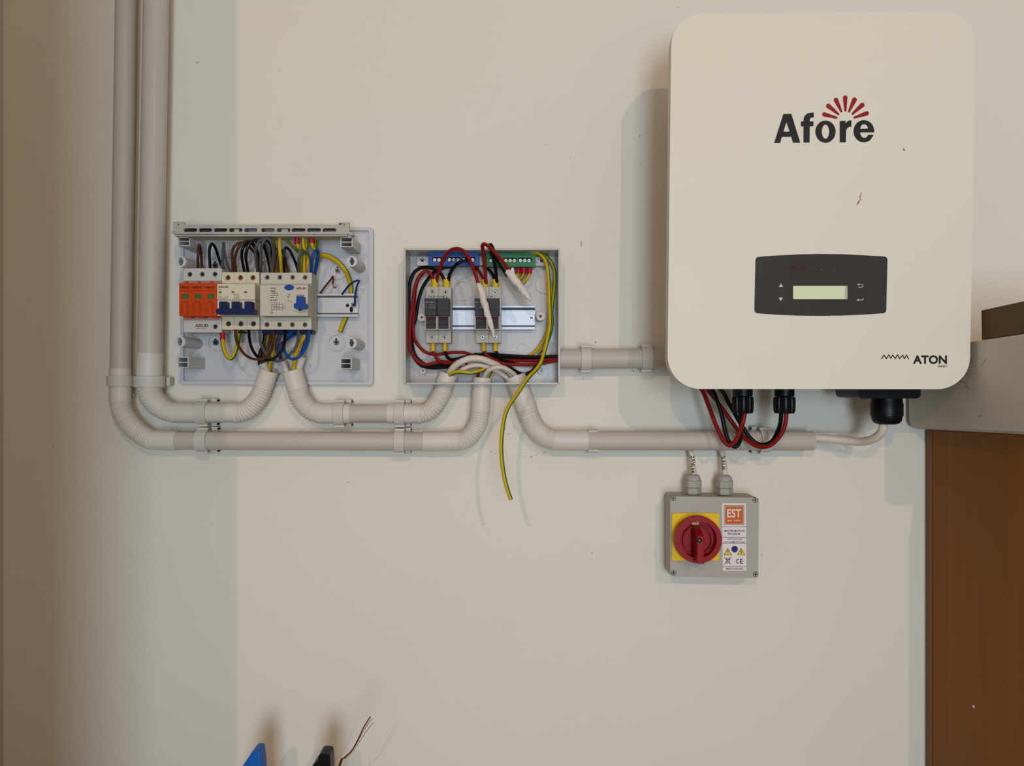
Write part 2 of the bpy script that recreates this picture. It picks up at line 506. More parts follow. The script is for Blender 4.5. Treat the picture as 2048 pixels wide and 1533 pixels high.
for x0, x1, hx in ((wx + 0.021, 0.91, 0.885), (0.912, 1.199, 0.94)):
    dr = wbox('door', x0, x1, -WD, -WD + 0.02, 0.075, ztop - 0.022, M_ward, wardrobe, bevel=0.001)
    wbox('handle', hx - 0.006, hx + 0.006, -WD - 0.025, -WD, 0.75, 0.87, M_steel, dr, bevel=0.003)
g = G(); c0 = Vector((wx - 0.0003, -0.118, 1.078))
g.lathe(c0, (1, 0, 0), [(-0.0006, 0.0015), (0.001, 0.0022)], n=8)
obj('chip', g, M_sticker, wardrobe)
g = G(); g.lathe(Vector((wx - 0.0003, -0.134, 0.965)), (1, 0, 0), [(-0.0003, 0.0028), (0.001, 0.0034)], n=10)
obj('knot', g, M_mark if False else mat('knot_brown', (120, 80, 10), 0.5), wardrobe)
blk = wbox('wooden_block', slab_x + 0.002, 0.85, -0.305, -0.192, zb + 0.1125, zb + 0.1485, M_block, bevel=0.001)
tag(blk, 'dark olive-brown wooden block lying on the grey slab', 'block')
furn(blk)

# ------------------------------------------------------------------ conduits
PR = 0.0132; ER = 0.0146; DA = 0.029
def pipe(name, label, pts, r=PR, group='rigid conduit lengths on the wall'):
    g = G(); g.tube(pts, r, n=32, spl=False, hollow=(True, True))
    return tag(obj(name, g, M_pvc), label, 'pipe', group)
def ridge(r, amp, per, r2=None):
    def f(s, L):
        k = (s / per) % 1.0
        rr = r + ((r2 if r2 is not None else r) - r) * (s / L)
        return rr - amp * (0.5 + 0.5 * math.cos(2 * math.pi * k)) ** 1.6
    return f
def elbow(label, cuff1, bend, cuff2, r1=ER, r2=ER, rb1=None, rb2=None):
    """cuff1 / cuff2: (outer end, inner end) pixel points; bend: points between"""
    root = thing('conduit_elbow', label, 'conduit elbow', P(*bend[len(bend) // 2]), 'flexible elbows joining the conduits')
    g = G(); g.tube([cuff1[0], cuff1[1]], r1, n=32, spl=False, hollow=(True, False)); obj('cuff', g, M_pvc2, root)
    g = G(); g.tube([cuff2[1], cuff2[0]], r2, n=32, spl=False, hollow=(False, True)); obj('cuff', g, M_pvc2, root)
    def ext(p, q, k=5.0):
        l = math.hypot(q[0] - p[0], q[1] - p[1]); return (q[0] + (p[0] - q[0]) / l * k, q[1] + (p[1] - q[1]) / l * k, q[2])
    bend = [ext(cuff1[0], bend[0])] + list(bend) + [ext(cuff2[0], bend[-1])]
    g = G(); w = [P(*p) for p in bend]
    L = sum((b - a).length for a, b in zip(w, w[1:]))
    per = 0.0037
    sub = max(8, int(L / per * 7 / (len(bend) - 1)))
    g.tube(bend, ER, n=28, sub=sub, rf=ridge((rb1 or r1) + 0.0003, 0.0014, per, (rb2 or r2) + 0.0003))
    obj('corrugated_bend', g, M_pvc2, root, smooth=60)
    return root

# two risers
pipe('conduit', 'slim vertical conduit rising along the wall, farther from the fuse boards', [(253, -60, DA), (241, 752, DA)], ml(20, DA))
pipe('conduit', 'wide vertical conduit rising beside the distribution board', [(313.5, -60, 0.033), (300.4, 712, 0.033)], ml(24.3, 0.033))
elbow('corrugated elbow turning the slim riser into the lower conduit run',
      ((241, 738, DA), (240.7, 804, DA)), [(240.7, 802, DA), (244, 819, DA), (252, 836, DA), (265, 853, DA), (282, 868, DA), (301, 879, DA)], ((355, 881.5, DA), (299, 879.5, DA)), ml(20.8, DA), ml(20, DA))
elbow('corrugated elbow at the foot of the wide riser beside the distribution board',
      ((300.4, 707, 0.033), (298, 776, 0.033)), [(298, 774, 0.033), (302, 790, 0.032), (312, 806, 0.031), (327, 818, 0.03), (345, 825, DA)], ((398, 826, DA), (343, 825, DA)), ml(25, 0.033), ml(20.2, DA), ml(24.5, .033), ml(20, DA))
elbow('corrugated elbow rising into the bottom of the distribution board, joined to the wide riser',
      ((400, 826, DA), (478, 825, DA)), [(476, 825.5, DA), (493, 821, DA), (508, 808, DA), (520, 791, DA), (528, 770, DA)], ((539, 740, 0.032), (527.6, 772, DA)), ml(19.8, DA), ml(18.8, DA), ml(20, DA), ml(19, DA))
elbow('corrugated elbow dropping from the distribution board towards the short upper conduit',
      ((584, 741, 0.032), (594.5, 778, DA)), [(594, 776, DA), (600, 795, DA), (610, 810, DA), (623, 821, DA), (639, 827, DA)], ((702, 827.5, DA), (637, 827, DA)), ml(20.5, DA), ml(20, DA))
pipe('conduit', 'short grey conduit between two elbows under the distribution board', [(690, 827.3, DA), (788, 827.3, DA)], ml(18.4, DA))
elbow('corrugated elbow rising from the short upper conduit into the open fuse tray',
      ((776, 827.3, DA), (842, 827.3, DA)), [(841, 827.5, DA), (857, 822, DA), (872, 807, DA), (883, 788, DA), (890, 768, DA)], ((897, 748.5, DA), (889.6, 769, DA)), ml(19.6, DA), ml(19.5, DA))
pipe('conduit', 'long lower conduit running beneath both electrical boards', [(345, 881.3, DA), (860, 883.7, DA)], ml(18.5, DA))
elbow('corrugated elbow from the long lower conduit up into the fuse tray',
      ((848, 883.5, DA), (916, 882, DA)), [(914, 882.3, DA), (931, 878, DA), (946, 865, DA), (956, 846, DA), (960.5, 821, DA)], ((965, 756, DA), (960.3, 823, DA)), ml(19.8, DA), ml(19.5, DA))
elbow('corrugated elbow from the fuse tray down to the conduit under the inverter',
      ((1030, 752.5, DA), (1053, 818, DA)), [(1052.5, 816, DA), (1060, 838, DA), (1072, 858, DA), (1089, 873, DA), (1109, 881, DA)], ((1175, 881.5, DA), (1107, 880.8, DA)), ml(21.5, DA), ml(20.4, DA))
pipe('conduit', 'long conduit passing under the inverter above the isolator', [(1165, 881.7, DA), (1625, 882.2, DA)], ml(19.3, DA))
pipe('conduit', 'conduit leaving the fuse tray sideways and ending behind the inverter', [(1115.6, 718, DA), (1344, 717, DA)], ml(19.8, DA))

# ------------------------------------------------------------------ clips
def clip(label, c, axis, r, wpx, style='closed', side=1):
    """c: pixel point of the pipe axis; axis 'x' or 'z'; wpx: strap width in pixels"""
    root = thing('pipe_clip', label, 'clip', P(c[0], c[1], 0.0), 'plastic clips holding the conduits')
    w = ml(wpx, DA); C = P(*c); t = 0.0028; r = r + 0.0003
    ax = Vector((1, 0, 0)) if axis == 'x' else Vector((0, 0, 1))
    up = Vector((0, 0, 1)) if axis == 'x' else Vector((1, 0, 0))
    out = Vector((0, -1, 0))
    g = G()
    a0, a1 = (0, 360) if style == 'closed' else (62, 298)
    n = 40
    th = [math.radians(a0 + (a1 - a0) * i / n) for i in range(n + 1)]
    vs = []
    for a in th:
        dr = out * math.cos(a) + up * math.sin(a)
        for rr, hh in ((r, -w / 2), (r + t, -w / 2), (r + t, w / 2), (r, w / 2)):
            vs.append(C + dr * rr + ax * hh)
    fs = []
    for i in range(n):
        for j in range(4):
            a = i * 4 + j; b = i * 4 + (j + 1) % 4
            fs.append((a, b, b + 4, a + 4))
    if style != 'closed': fs += [(0, 1, 2, 3), (n * 4 + 3, n * 4 + 2, n * 4 + 1, n * 4)]
    g.add(vs, fs)
    obj('strap', g, M_clip, root, bevel=0.0004)
    # foot between strap and wall
    def blockw(u0, u1, o0, o1, a0_, a1_):
        gg = G(); pts = []
        for o_ in (o0, o1):
            for u in (u0, u1):
                for a in (a0_, a1_):
                    p = C + up * u + ax * a; pts.append(Vector((p.x, -o_, p.z)))
        gg.add(pts, [(0, 1, 3, 2), (4, 6, 7, 5), (0, 4, 5, 1), (2, 3, 7, 6), (0, 2, 6, 4), (1, 5, 7, 3)])
        return gg
    dc = c[2]
    obj('foot', blockw(-r * 0.55, r * 0.55, 0.0005, dc - r * 0.86, -w * 0.6, w * 0.6), M_clip, root, bevel=0.0006)
    for s in (1, -1):
        if axis == 'z' and s < 0: continue
        if style == 'closed':
            e0, e1 = (w * 0.42, w * 0.95) if side > 0 else (-w * 0.95, -w * 0.42)
            if axis == 'z': e0, e1 = -w * 0.4, w * 0.4
            if axis == 'x': obj('strap_lip', blockw(*sorted((s * (r + 0.0006), s * (r + t + 0.0022))), dc - 0.004, dc + 0.0045, -w / 2, w / 2), M_clip, root, bevel=0.0007)
            obj('latch', blockw(*sorted((s * (r + t * 0.2), s * (r + t + 0.0026))), dc - 0.024, dc - 0.012, e0, e1), M_clip, root, bevel=0.0006)
            obj('latch_lip', blockw(*sorted((s * (r - 0.0022), s * (r + t + 0.0012))), dc - 0.024, dc - 0.014, e0, e1), M_clip, root, bevel=0.0005)
        else:
            dr = out * math.cos(math.radians(62)) + up * s * math.sin(math.radians(62))
            q = C + dr * (r + t / 2)
            gg = G(); gg.tube([q - ax * w * 0.5, q + ax * w * 0.5], 0.0019, n=10, world=True)
            obj('jaw_lip', gg, M_clip, root)
    return root
clip('pipe clip closed round the slim vertical riser', (240.7, 762.5, DA), 'z', ml(20.8, DA), 21)
clip('pipe clip closed round the wide vertical riser', (298.6, 763.5, 0.033), 'z', ml(25, .033), 22)
clip('pipe clip on the upper elbow run beside the wide riser', (406.5, 825.7, DA), 'x', ml(20, DA), 21)
clip('pipe clip on the long lower conduit, below the clip beside the wide riser', (406.5, 881.7, DA), 'x', ml(18.6, DA), 22)
clip('pipe clip where the elbow from the distribution board meets the short conduit', (680, 827.5, DA), 'x', ml(20, DA), 20)
clip('pipe clip on the elbow climbing to the fuse tray, above another clip', (800, 827.4, DA), 'x', ml(19.6, DA), 20)
clip('pipe clip on the long lower conduit below the fuse tray corner', (800, 883.5, DA), 'x', ml(18.5, DA), 20)
clip('pipe clip on the sideways conduit next to the fuse tray', (1171, 718, DA), 'x', ml(19.8, DA), 20)
clip('pipe clip on the sideways conduit next to the inverter, in its shadow', (1292.5, 717, DA), 'x', ml(19.8, DA), 21)
clip('open-jawed clip gripping the conduit where the elbow sleeve ends', (1185.5, 881.8, DA), 'x', ml(19.3, DA), 20, 'open')
clip('pipe clip under the inverter behind the red cable loop', (1528, 882, DA), 'x', ml(19.3, DA), 20, 'closed', -1)

# ------------------------------------------------------------------ inverter
FD = 0.18
inv = thing('solar_inverter', 'large cream solar inverter with black display panel mounted on the wall', 'inverter', P(1640, 778, 0.0))
OUT = [(1343, 26.5), (1953, 22), (1939.5, 779), (1334.5, 778.5)]
g = G(); g.prism(rquad(OUT, 66, 14), 0.164, FD); obj('front_cover', g, M_cover, inv, bevel=0.0045, seg=4)
g = G(); g.prism(rquad([(1343.5, 27), (1952, 23), (1939, 778.5), (1335, 778)], 66, 14), 0.155, 0.1645); obj('gasket_band', g, M_gasket, inv)
g = G(); g.prism(rquad([(1400, 80), (1895, 78), (1885, 740), (1392, 740)], 30, 8), 0.018, 0.156); obj('rear_body', g, M_rear, inv, bevel=0.004)
g = G(); g.box(1470, 180, 1830, 300, 0.0005, 0.0185); obj('wall_bracket', g, M_steel, inv, bevel=0.001)
LD = FD + 0.00025
# logo lettering, traced as flat print
S = 2048 / 300.0
def Lp(l): return [(1500 + x / S, 170 + y / S) for x, y in l]
def arc(cx, cy, rx, ry, a0, a1, n=14): return [(cx + rx * math.cos(math.radians(a0 + (a1 - a0) * i / n)), cy + ry * math.sin(math.radians(a0 + (a1 - a0) * i / n))) for i in range(n + 1)]
g = G()
g.polyflat(Lp([(330, 791), (455, 397), (565, 395), (687, 789), (587, 790), (563, 708), (436, 710), (412, 791)]), LD, 0, [Lp([(457, 637), (541, 636), (497, 510)])])
g.polyflat(Lp([(730, 787), (730, 566), (695, 566), (695, 499), (730, 498), (732, 460), (745, 425), (772, 395), (815, 380), (872, 377), (872, 443), (845, 444), (824, 455), (816, 475), (815, 498), (868, 497), (866, 563), (816, 565), (814, 787)]), LD)
g.polyflat(Lp(arc(1031, 638, 139, 152, 0, 355, 36)), LD, 0, [Lp(arc(1031, 638, 50, 96, 0, 355, 28))])
g.polyflat(Lp([(1225, 785), (1225, 492), (1305, 489), (1306, 528), (1325, 500), (1352, 485), (1386, 483), (1385, 570), (1350, 575), (1325, 595), (1312, 630), (1309, 785)]), LD)
e_out = arc(1555, 632, 142, 152, 0, -305, 40)
e_poly = [(1697, 648)] + e_out[0:0] + [(1697, 632)] + e_out + [(1692, 680), (1610, 682), (1598, 708), (1575, 722), (1550, 722), (1520, 705), (1507, 672), (1505, 648)]
e_poly = arc(1555, 632, 142, 152, 0, -310, 44) + [(1690, 680), (1612, 682), (1600, 706), (1578, 720), (1552, 722), (1524, 706), (1509, 676), (1506, 648), (1696, 648)]
g.polyflat(Lp(e_poly), LD, 0, [Lp([(1507, 600), (1512, 570), (1528, 545), (1555, 535), (1585, 543), (1605, 568), (1611, 597)])])
obj('brand_lettering', g, M_logo, inv)
for (x0, y0, r0, x1, y1, r1) in [(1015, 402, 30, 1180, 447, 16), (1070, 287, 32, 1206, 397, 15), (1174, 205, 32, 1247, 362, 15), (1300, 174, 32, 1303, 350, 15), (1427, 202, 33, 1352, 362, 15), (1533, 274, 32, 1400, 394, 15), (1594, 388, 31, 1428, 444, 16)]:
    a = math.degrees(math.atan2(y1 - y0, x1 - x0))
    pl = arc(x0, y0, r0, r0, a + 82, a + 278, 10) + arc(x1, y1, r1, r1, a - 82, a + 82, 8)
    g = G(); g.polyflat(Lp(pl), LD); obj('logo_petal', g, M_logored, inv)
# series name and zigzag
g = G(); g.text('ATON', 1826, 711, 1894, 728.5, LD, bold=0.036, sp=1.02); g.text('SERIES', 1875.5, 731.3, 1893.5, 734.8, LD, bold=0.02); obj('series_lettering', g, M_blackp, inv, flatprint=True)
g = G(); s_ = 2048 / 180.0
zz = [(265, 318), (320, 235), (375, 315), (428, 228), (475, 308), (520, 235), (577, 314), (628, 228), (678, 316), (742, 235), (785, 318), (832, 235), (882, 325)]
g.stroke([(1740 + x / s_, 690 + y / s_) for x, y in zz], 1.9, LD); obj('zigzag_mark', g, M_blackp, inv)
# display panel
q = 2048 / 310.0
def Dp(l): return [(1490 + x / q, 490 + y / q) for x, y in l]
top = [(190, 157), (400, 141), (700, 126), (1000, 119), (1300, 124), (1600, 139), (1835, 154)]
bot = [(1815, 905), (1600, 920), (1300, 934), (1000, 938), (700, 935), (400, 922), (172, 905)]
pan = top + arc(1838, 200, 45, 46, -80, 0, 5) + arc(1822, 860, 45, 45, 0, 80, 5) + bot + arc(172, 860, 47, 45, 95, 180, 5) + arc(185, 205, 46, 48, 180, 262, 5)
panel = None
g = G(); g.prism(Dp(pan), FD - 0.001, FD + 0.0006); panel = obj('display_panel', g, M_panel, inv)
PD = FD + 0.00085
g = G(); g.prism(rrect(1586, 571.8, 1695.2, 598.8, 1.5, 3), FD, PD + 0.0001); obj('screen_frame', g, M_lcdrim, panel)
g = G(); g.prism(rrect(1586.6, 572.4, 1690, 598.2, 1.2, 3), FD, PD + 0.0003); obj('screen', g, M_lcd, panel, label='pale green unlit LCD window')
for tri in ([(447, 556), (503, 556), (475, 512)], [(445, 698), (500, 698), (472, 742)]):
    g = G(); g.polyflat(Dp(tri), PD); obj('arrow_button', g, M_icon, panel)
g = G(); g.polyflat(Dp([(1476, 522), (1508, 507), (1508, 536)]), PD); g.stroke(Dp([(1500, 522), (1535, 520), (1555, 528), (1560, 540), (1552, 556), (1535, 560), (1498, 560)]), 1.1, PD); obj('return_symbol', g, M_icon, panel)
g = G(); g.polyflat(Dp([(1472, 728), (1503, 714), (1503, 742)]), PD); g.stroke(Dp([(1500, 728), (1558, 730), (1558, 706)]), 1.1, PD); obj('enter_symbol', g, M_icon, panel)
for k, pts in enumerate(([arc(832, 325, 30, 30, -30, 200, 12)], [arc(1008, 325, 32, 32, 20, 190, 10)], [[(1145, 352), (1178, 308), (1212, 352), (1145, 352)]])):
    g = G()
    for pp in pts: g.stroke(Dp(pp), 0.8, PD)
    if k == 1: g.polyflat(Dp([(998, 312), (1024, 324), (998, 338)]), PD)
    obj('indicator_symbol', g, M_icond, panel)
g = G(); R = rnd(5)
for (x, y, w, h) in [(650, 285, 45, 10), (660, 310, 48, 14), (730, 320, 38, 12), (790, 310, 26, 28), (680, 345, 40, 9), (770, 345, 28, 9), (610, 320, 14, 20)]:
    g.polyflat(Dp([(x + math.cos(a) * w * R.uniform(.7, 1.1), y + math.sin(a) * h * R.uniform(.7, 1.1)) for a in [i * math.pi / 5 for i in range(10)]]), PD - 0.0001)
obj('red_smudge', g, mat('panel_smudge', (58, 22, 24), 0.5), panel)
M_pinkm = mat('pink_mark', (196, 142, 132), 0.6)
g = G(); g.stroke([(1723, 386), (1720, 393), (1721, 399), (1715, 408)], 2.2, LD); g.stroke([(1718, 402), (1713, 411)], 1.3, LD); obj('red_scratch', g, M_pinkm, inv)
g = G(); g.stroke([(1807, 298), (1809, 301)], 2.2, LD); obj('red_speck', g, M_logored, inv)
# connectors underneath
def dconn(cx):
    r = thing.__call__ if False else None
    c = P(cx, 766, 0.09); dn = (0, 0, -1)
    g = G(); g.lathe(c, dn, [(-0.022, ml(19.3, .09)), (ml(27, .09), ml(19.3, .09))], n=24); a = obj('cable_plug', g, M_black, inv, bevel=0.0006)
    g = G(); N = 16; prof = [(27.5, 17), (28.5, 20.5), (36, 21.5), (55, 21), (61, 19)]
    k0 = len(g.v)
    ring_ = []
    for h, r in prof:
        for j in range(N * 4):
            an = 2 * math.pi * j / (N * 4)
            rr = ml(r, .09) - (0.0011 if (j % 4) in (0,) else 0)
            g.v.append(c + Vector((math.cos(an) * rr, math.sin(an) * rr, -ml(h, .09))))
    n4 = N * 4
    for i in range(len(prof) - 1):
        for j in range(n4):
            g.f.append((i * n4 + j, i * n4 + (j + 1) % n4, (i + 1) * n4 + (j + 1) % n4, (i + 1) * n4 + j)); g.m.append(0)
    g.f.append(tuple(range(n4))); g.m.append(0)
    g.f.append(tuple((len(prof) - 1) * n4 + j for j in reversed(range(n4)))); g.m.append(0)
    obj('union_nut', g, M_black, a)
dconn(1485.5); dconn(1568.7)
g = G(); fl_ = rquad([(1712, 742), (1845, 742), (1841, 797.5), (1718, 797.5)], [2, 2, 9, 9], 5)
g.prism(fl_, 0.055, 0.125); cf = obj('connector_flange', g, M_black, inv, bevel=0.002)
c = P(1773.5, 797, .09); k = ml(1, .09)
g = G(); g.lathe(c, (0, 0, -1), [(-0.004, 29 * k), (6 * k, 29 * k), (12 * k, 30.5 * k), (35 * k, 30.5 * k), (36 * k, 29 * k), (44 * k, 27.5 * k), (49 * k, 24 * k), (52 * k, 18 * k)], n=32); obj('cable_gland', g, M_black, cf)

# cables below the inverter
def cable(name, label, pts, r, m, cat='cable', group=None, **kw):
    g = G(); g.tube(pts, r, n=kw.pop('n', 14), **kw)
    return tag(obj(name, g, m), label, cat, group)
rc = ml(4.3, .08)
cable('power_cable', 'white cable curving from the black gland under the inverter into the conduit end', [(1768, 838, .09), (1767, 850, .09), (1762, 866, .085), (1745, 879, .072), (1722, 884, .055), (1695, 882, .042), (1660, 878.5, .034), (1627, 876, .03), (1605, 875.5, .03)], ml(8.3, .055), M_cablew)
GR = 'solar cables looping under the inverter'
cable('solar_cable', 'red cable looping from behind the inverter into its first connector', [(1330, 724, .03), (1350, 730, .03), (1378, 752, .038), (1403.3, 780, .052), (1416.7, 811, .062), (1429.5, 845, .07), (1441, 872, .078), (1449, 884.6, .082), (1458.5, 891, .085), (1469, 884.6, .088), (1479, 866, .092), (1486, 845, .095), (1489.5, 826, .096), (1489.5, 815, .096)], rc, M_redw, group=GR)
cable('solar_cable', 'black cable dipping lowest behind the red loop to the first connector', [(1330, 714, .026), (1352, 722, .026), (1398, 754, .034), (1424.5, 781, .048), (1433.7, 801, .056), (1443.6, 831, .06), (1449, 856, .062), (1456, 880, .066), (1468, 894, .07), (1477.6, 887.5, .072), (1482, 868, .076), (1481.5, 845, .082), (1480.5, 826, .086), (1480.5, 815, .086)], rc, M_blkw, group=GR)
cable('solar_cable', 'red cable sweeping in a wide loop to the second connector', [(1330, 720, .022), (1355, 732, .022), (1392, 758, .024), (1414, 780, .032), (1429.5, 798, .04), (1449, 824, .05), (1469, 852, .056), (1483, 870.5, .062), (1497.5, 883, .068), (1511.6, 892, .074), (1526, 894.6, .08), (1540, 891.5, .085), (1554, 880, .09), (1566, 862, .094), (1571, 845, .096), (1572.5, 826, .097), (1572.5, 815, .097)], rc, M_redw, group=GR)
cable('solar_cable', 'black cable sweeping beside the wide red loop to the second connector', [(1330, 712, .034), (1355, 720, .034), (1412, 756, .038), (1443, 781, .046), (1456, 804, .05), (1469, 826.6, .053), (1477.6, 842, .056), (1487.6, 858, .058), (1497.5, 873, .061), (1511.6, 886.5, .064), (1528, 890, .068), (1545, 882, .074), (1556, 862, .08), (1561, 845, .084), (1562.5, 826, .087), (1562.5, 815, .087)], rc, M_blkw, group=GR)

# ------------------------------------------------------------------ isolator switch box
BD = 0.056
iso = thing('isolator_box', 'small grey isolator box with red rotary handle mounted below the conduit', 'isolator box', P(1425, 1153, 0.0))
fq = [(1340.5, 993), (1518, 996), (1516.5, 1157), (1340.5, 1153.5)]
g = G(); g.prism(rquad(fq, 6, 5), 0.0005, 0.043); obj('housing', g, M_box, iso, bevel=0.001)
g = G(); g.prism(rquad(fq, 6, 5), 0.0434, BD); lid = obj('lid', g, M_box, iso, bevel=0.0012)
def screw(px, py, r, d0, d1, parent, m=None, cross=True, rot=20):
    g = G(); g.cyl(px, py, r, d0, d1, 0, 16)
    for a in ((rot, rot + 90) if cross else (rot,)):
        ca, sa = math.cos(math.radians(a)), math.sin(math.radians(a)); l, w = r * 0.72, r * 0.17
        g.prism([(px + u * ca - v * sa, py + u * sa + v * ca) for u, v in ((-l, -w), (l, -w), (l, w), (-l, w))], d1 - 0.0001, d1 + 0.00012, 1)
    return obj('screw', g, [m or M_steel, M_dark], parent)
for x, y in ((1346.7, 997.3), (1510.5, 1000.8), (1347.2, 1146.5), (1511.3, 1149.3)):
    g = G(); g.ring(x, y, 4.2, 5.2, BD - 0.0002, BD + 0.0003); obj('screw_seat', g, M_dark, lid)
    screw(x, y, 4.3, BD - 0.002, BD + 0.0005, lid, M_gland, True, 5)
g = G(); g.prism(rrect(1343.8, 1027, 1438.8, 1122.3, 6, 5), BD, BD + 0.0025); yp = obj('yellow_plate', g, M_yellow, iso, bevel=0.0006)
kx, ky = 1397, 1080.6
knob = None
g = G(); g.prism(circ(kx - .5, ky, 45.2, 48), BD + 0.0026, 0.0705, 0, [circ(kx - .5, ky, 37.6, 48)]); obj('yellow_collar', g, M_yellow, iso, bevel=.0006)
g = G(); g.prism(circ(kx, ky, 47.2, 48), 0.0706, 0.080, 0, [circ(kx, ky, 36.5, 48)]); knob = obj('rotary_ring', g, M_red, iso, bevel=0.0016, seg=3)
g = G(); g.cyl(kx, ky, 37, BD + 0.0026, 0.066, 0, 40); obj('knob_floor', g, M_red, knob)
g = G(); g.prism(circ(kx - 1.5, ky + .5, 30, 40), 0.066, 0.0715, 0, [circ(kx - 1.5, ky + .5, 27.5, 40)]); obj('knob_rim', g, M_red, knob, bevel=0.0005)
g = G(); fr = [P(1394.3, 1073, .101), P(1408.3, 1073, .101), P(1408.3, 1128.5, .101), P(1394.3, 1128.5, .101)]
tz = P(1394.3, 1052, .072).z
g.add([fr[0], fr[1], fr[2], fr[3], Vector((fr[0].x, -.072, tz)), Vector((fr[1].x, -.072, tz)),
       Vector((fr[0].x, -.066, tz)), Vector((fr[1].x, -.066, tz)), Vector((fr[2].x, -.066, fr[2].z)), Vector((fr[3].x, -.066, fr[3].z))],
      [(0, 1, 2, 3), (4, 5, 1, 0), (6, 7, 5, 4), (9, 8, 7, 6), (3, 2, 8, 9), (0, 3, 9, 6, 4), (1, 5, 7, 8, 2)])
hd = obj('handle_grip', g, M_red, knob, bevel=0.0008)
g = G(); g.cyl(1399.3, 1081.5, 5, .1008, .1013, 0, 16); g.cyl(1399, 1081.5, 2.2, .101, .1018, 1, 4); obj('grip_screw', g, [M_dark, M_steel], hd)
for pl_ in (rquad([(1384, 1042.8), (1397.5, 1042.8), (1397.5, 1050), (1384, 1050)], .5, 2), [(1414, 1107.5), (1422.5, 1099.5), (1426, 1105.5), (1418, 1112)]):
    g = G(); g.prism(pl_, .066, .0672); obj('position_mark', g, M_cream, knob)
g = G(); g.text('I ON', 1387, 1044, 1395.5, 1048.5, .0675, bold=.01); obj('position_lettering', g, M_blackp, knob, flatprint=True)
# sticker
SD = BD + 0.0003
g = G(); g.prism([(1444, 1007), (1491.8, 1007.4), (1493, 1142), (1445.6, 1142.4)], BD - 0.0001, SD); st = obj('label_sticker', g, M_sticker, lid)
TD = SD + 0.00012
g = G(); g.polyflat([(1448, 1011), (1488.2, 1011), (1488.2, 1050.8), (1448, 1050.8)], TD, 0, [[(1448.9, 1011.9), (1487.3, 1011.9), (1487.3, 1049.9), (1448.9, 1049.9)]])
obj('printed_frame', g, M_blackp, st)
for y in (1054.5, 1075.3, 1087.6, 1134.2):
    g = G(); g.stroke([(1445, y), (1492.6, y)], 0.8, TD); obj('printed_rule', g, M_blackp, st)
g = G(); g.polyflat([(1450.2, 1013.2), (1486.2, 1013.2), (1486.2, 1048.8), (1450.2, 1048.8)], TD); og = obj('orange_square', g, M_orangep, st)
g = G(); g.text('EST', 1454.3, 1018.6, 1482.6, 1035.8, TD + .0001, bold=.02); g.scribble(1455, 1040.5, 1481.5, 1043, TD + .0001, 0, 4); obj('logo_lettering', g, M_sticker, og, flatprint=True)
for tx_, x0, y0, x1, y1, bo in (('MASTER MODULE', 1449, 1060.3, 1489, 1064.5, .02), ('FPS1000-M', 1456, 1066.6, 1480, 1070.6, .02), ('www.estgroup.pl', 1454.3, 1076.8, 1485, 1081.2, .015),
        ('estgroup@estgroup.pl', 1448.3, 1082.2, 1489.3, 1087, .015), ('MADE IN POLAND', 1453, 1136.3, 1486, 1140.2, .015), ('C', 1472, 1118.4, 1477.3, 1128, .02), ('E', 1480, 1118.4, 1486, 1128, .01)):
    g = G(); g.text(tx_, x0, y0, x1, y1, TD, bold=bo); obj('sticker_lettering', g, M_blackp, st, flatprint=True)
for tx in (1455.5, 1482.3):
    g = G(); g.polyflat([(tx, 1096.5), (tx + 8.4, 1111.2), (tx - 8.4, 1111.2)], TD); tr = obj('warning_triangle', g, M_blackp, st)
    g = G(); g.polyflat([(tx, 1098.6), (tx + 6.8, 1110.2), (tx - 6.8, 1110.2)], TD + .0001); obj('triangle_field', g, M_yellowp, tr)
    g = G()
    if tx < 1470: g.stroke([(tx - 1, 1102), (tx + 1, 1102), (tx, 1105.5)], 1.2, TD + .0002); g.stroke([(tx - .2, 1108.2), (tx + .4, 1108.2)], 1.3, TD + .0002)
    else: g.stroke([(tx + .8, 1101), (tx - 1, 1105), (tx + 1, 1104.8), (tx - .4, 1109)], 1.0, TD + .0002)
    obj('triangle_symbol', g, M_blackp, tr)
g = G(); g.cyl(1469.3, 1099, 6.6, SD - .0001, TD, 0, 24); obj('blue_roundel', g, M_bluep, st)
g = G()
for pp in ([(1448.6, 1114.8), (1462.4, 1129.8)], [(1462.4, 1115.2), (1448.6, 1129.8)], [(1451.5, 1117.5), (1459.8, 1117.2)], [(1451.8, 1117.5), (1453, 1127), (1458.5, 1127), (1459.6, 1117.4)], [(1452.5, 1119.3), (1459, 1119.3)]): g.stroke(pp, 1.0, TD)
obj('bin_symbol', g, M_blackp, st)
# glands and their cables
for cx, cyo in ((1386, 0), (1449, 1)):
    c = P(cx, 985.5 + cyo, 0.026); u = ml(1, .026)
    g = G(); g.lathe(c, (0, 0, 1), [(-3 * u, 16.5 * u), (10 * u, 16.5 * u)], facets=6); gl = obj('gland_base_nut', g, M_gland, iso, bevel=.0006)
    g = G(); g.lathe(c, (0, 0, 1), [(10 * u, 13 * u), (11 * u, 17.3 * u), (24 * u, 17.3 * u), (25 * u, 15 * u)], facets=8); obj('gland_nut', g, M_gland, gl, bevel=.0006)
    g = G(); g.lathe(c, (0, 0, 1), [(25 * u, 15.2 * u), (31 * u, 14.6 * u), (35 * u, 11.5 * u), (37 * u, 6 * u)], n=28); obj('gland_dome', g, M_gland, gl)
cr = ml(5.2, .026)
cw = cable('supply_cable', 'white cable lettered in black pen, entering the isolator gland nearer the fuse tray', [(1386.5, 958, .026), (1387, 946, .026), (1386, 930, .025), (1384, 912, .023), (1380, 900, .018), (1374, 885, .011), (1368, 875, .008)], cr, M_cablew)
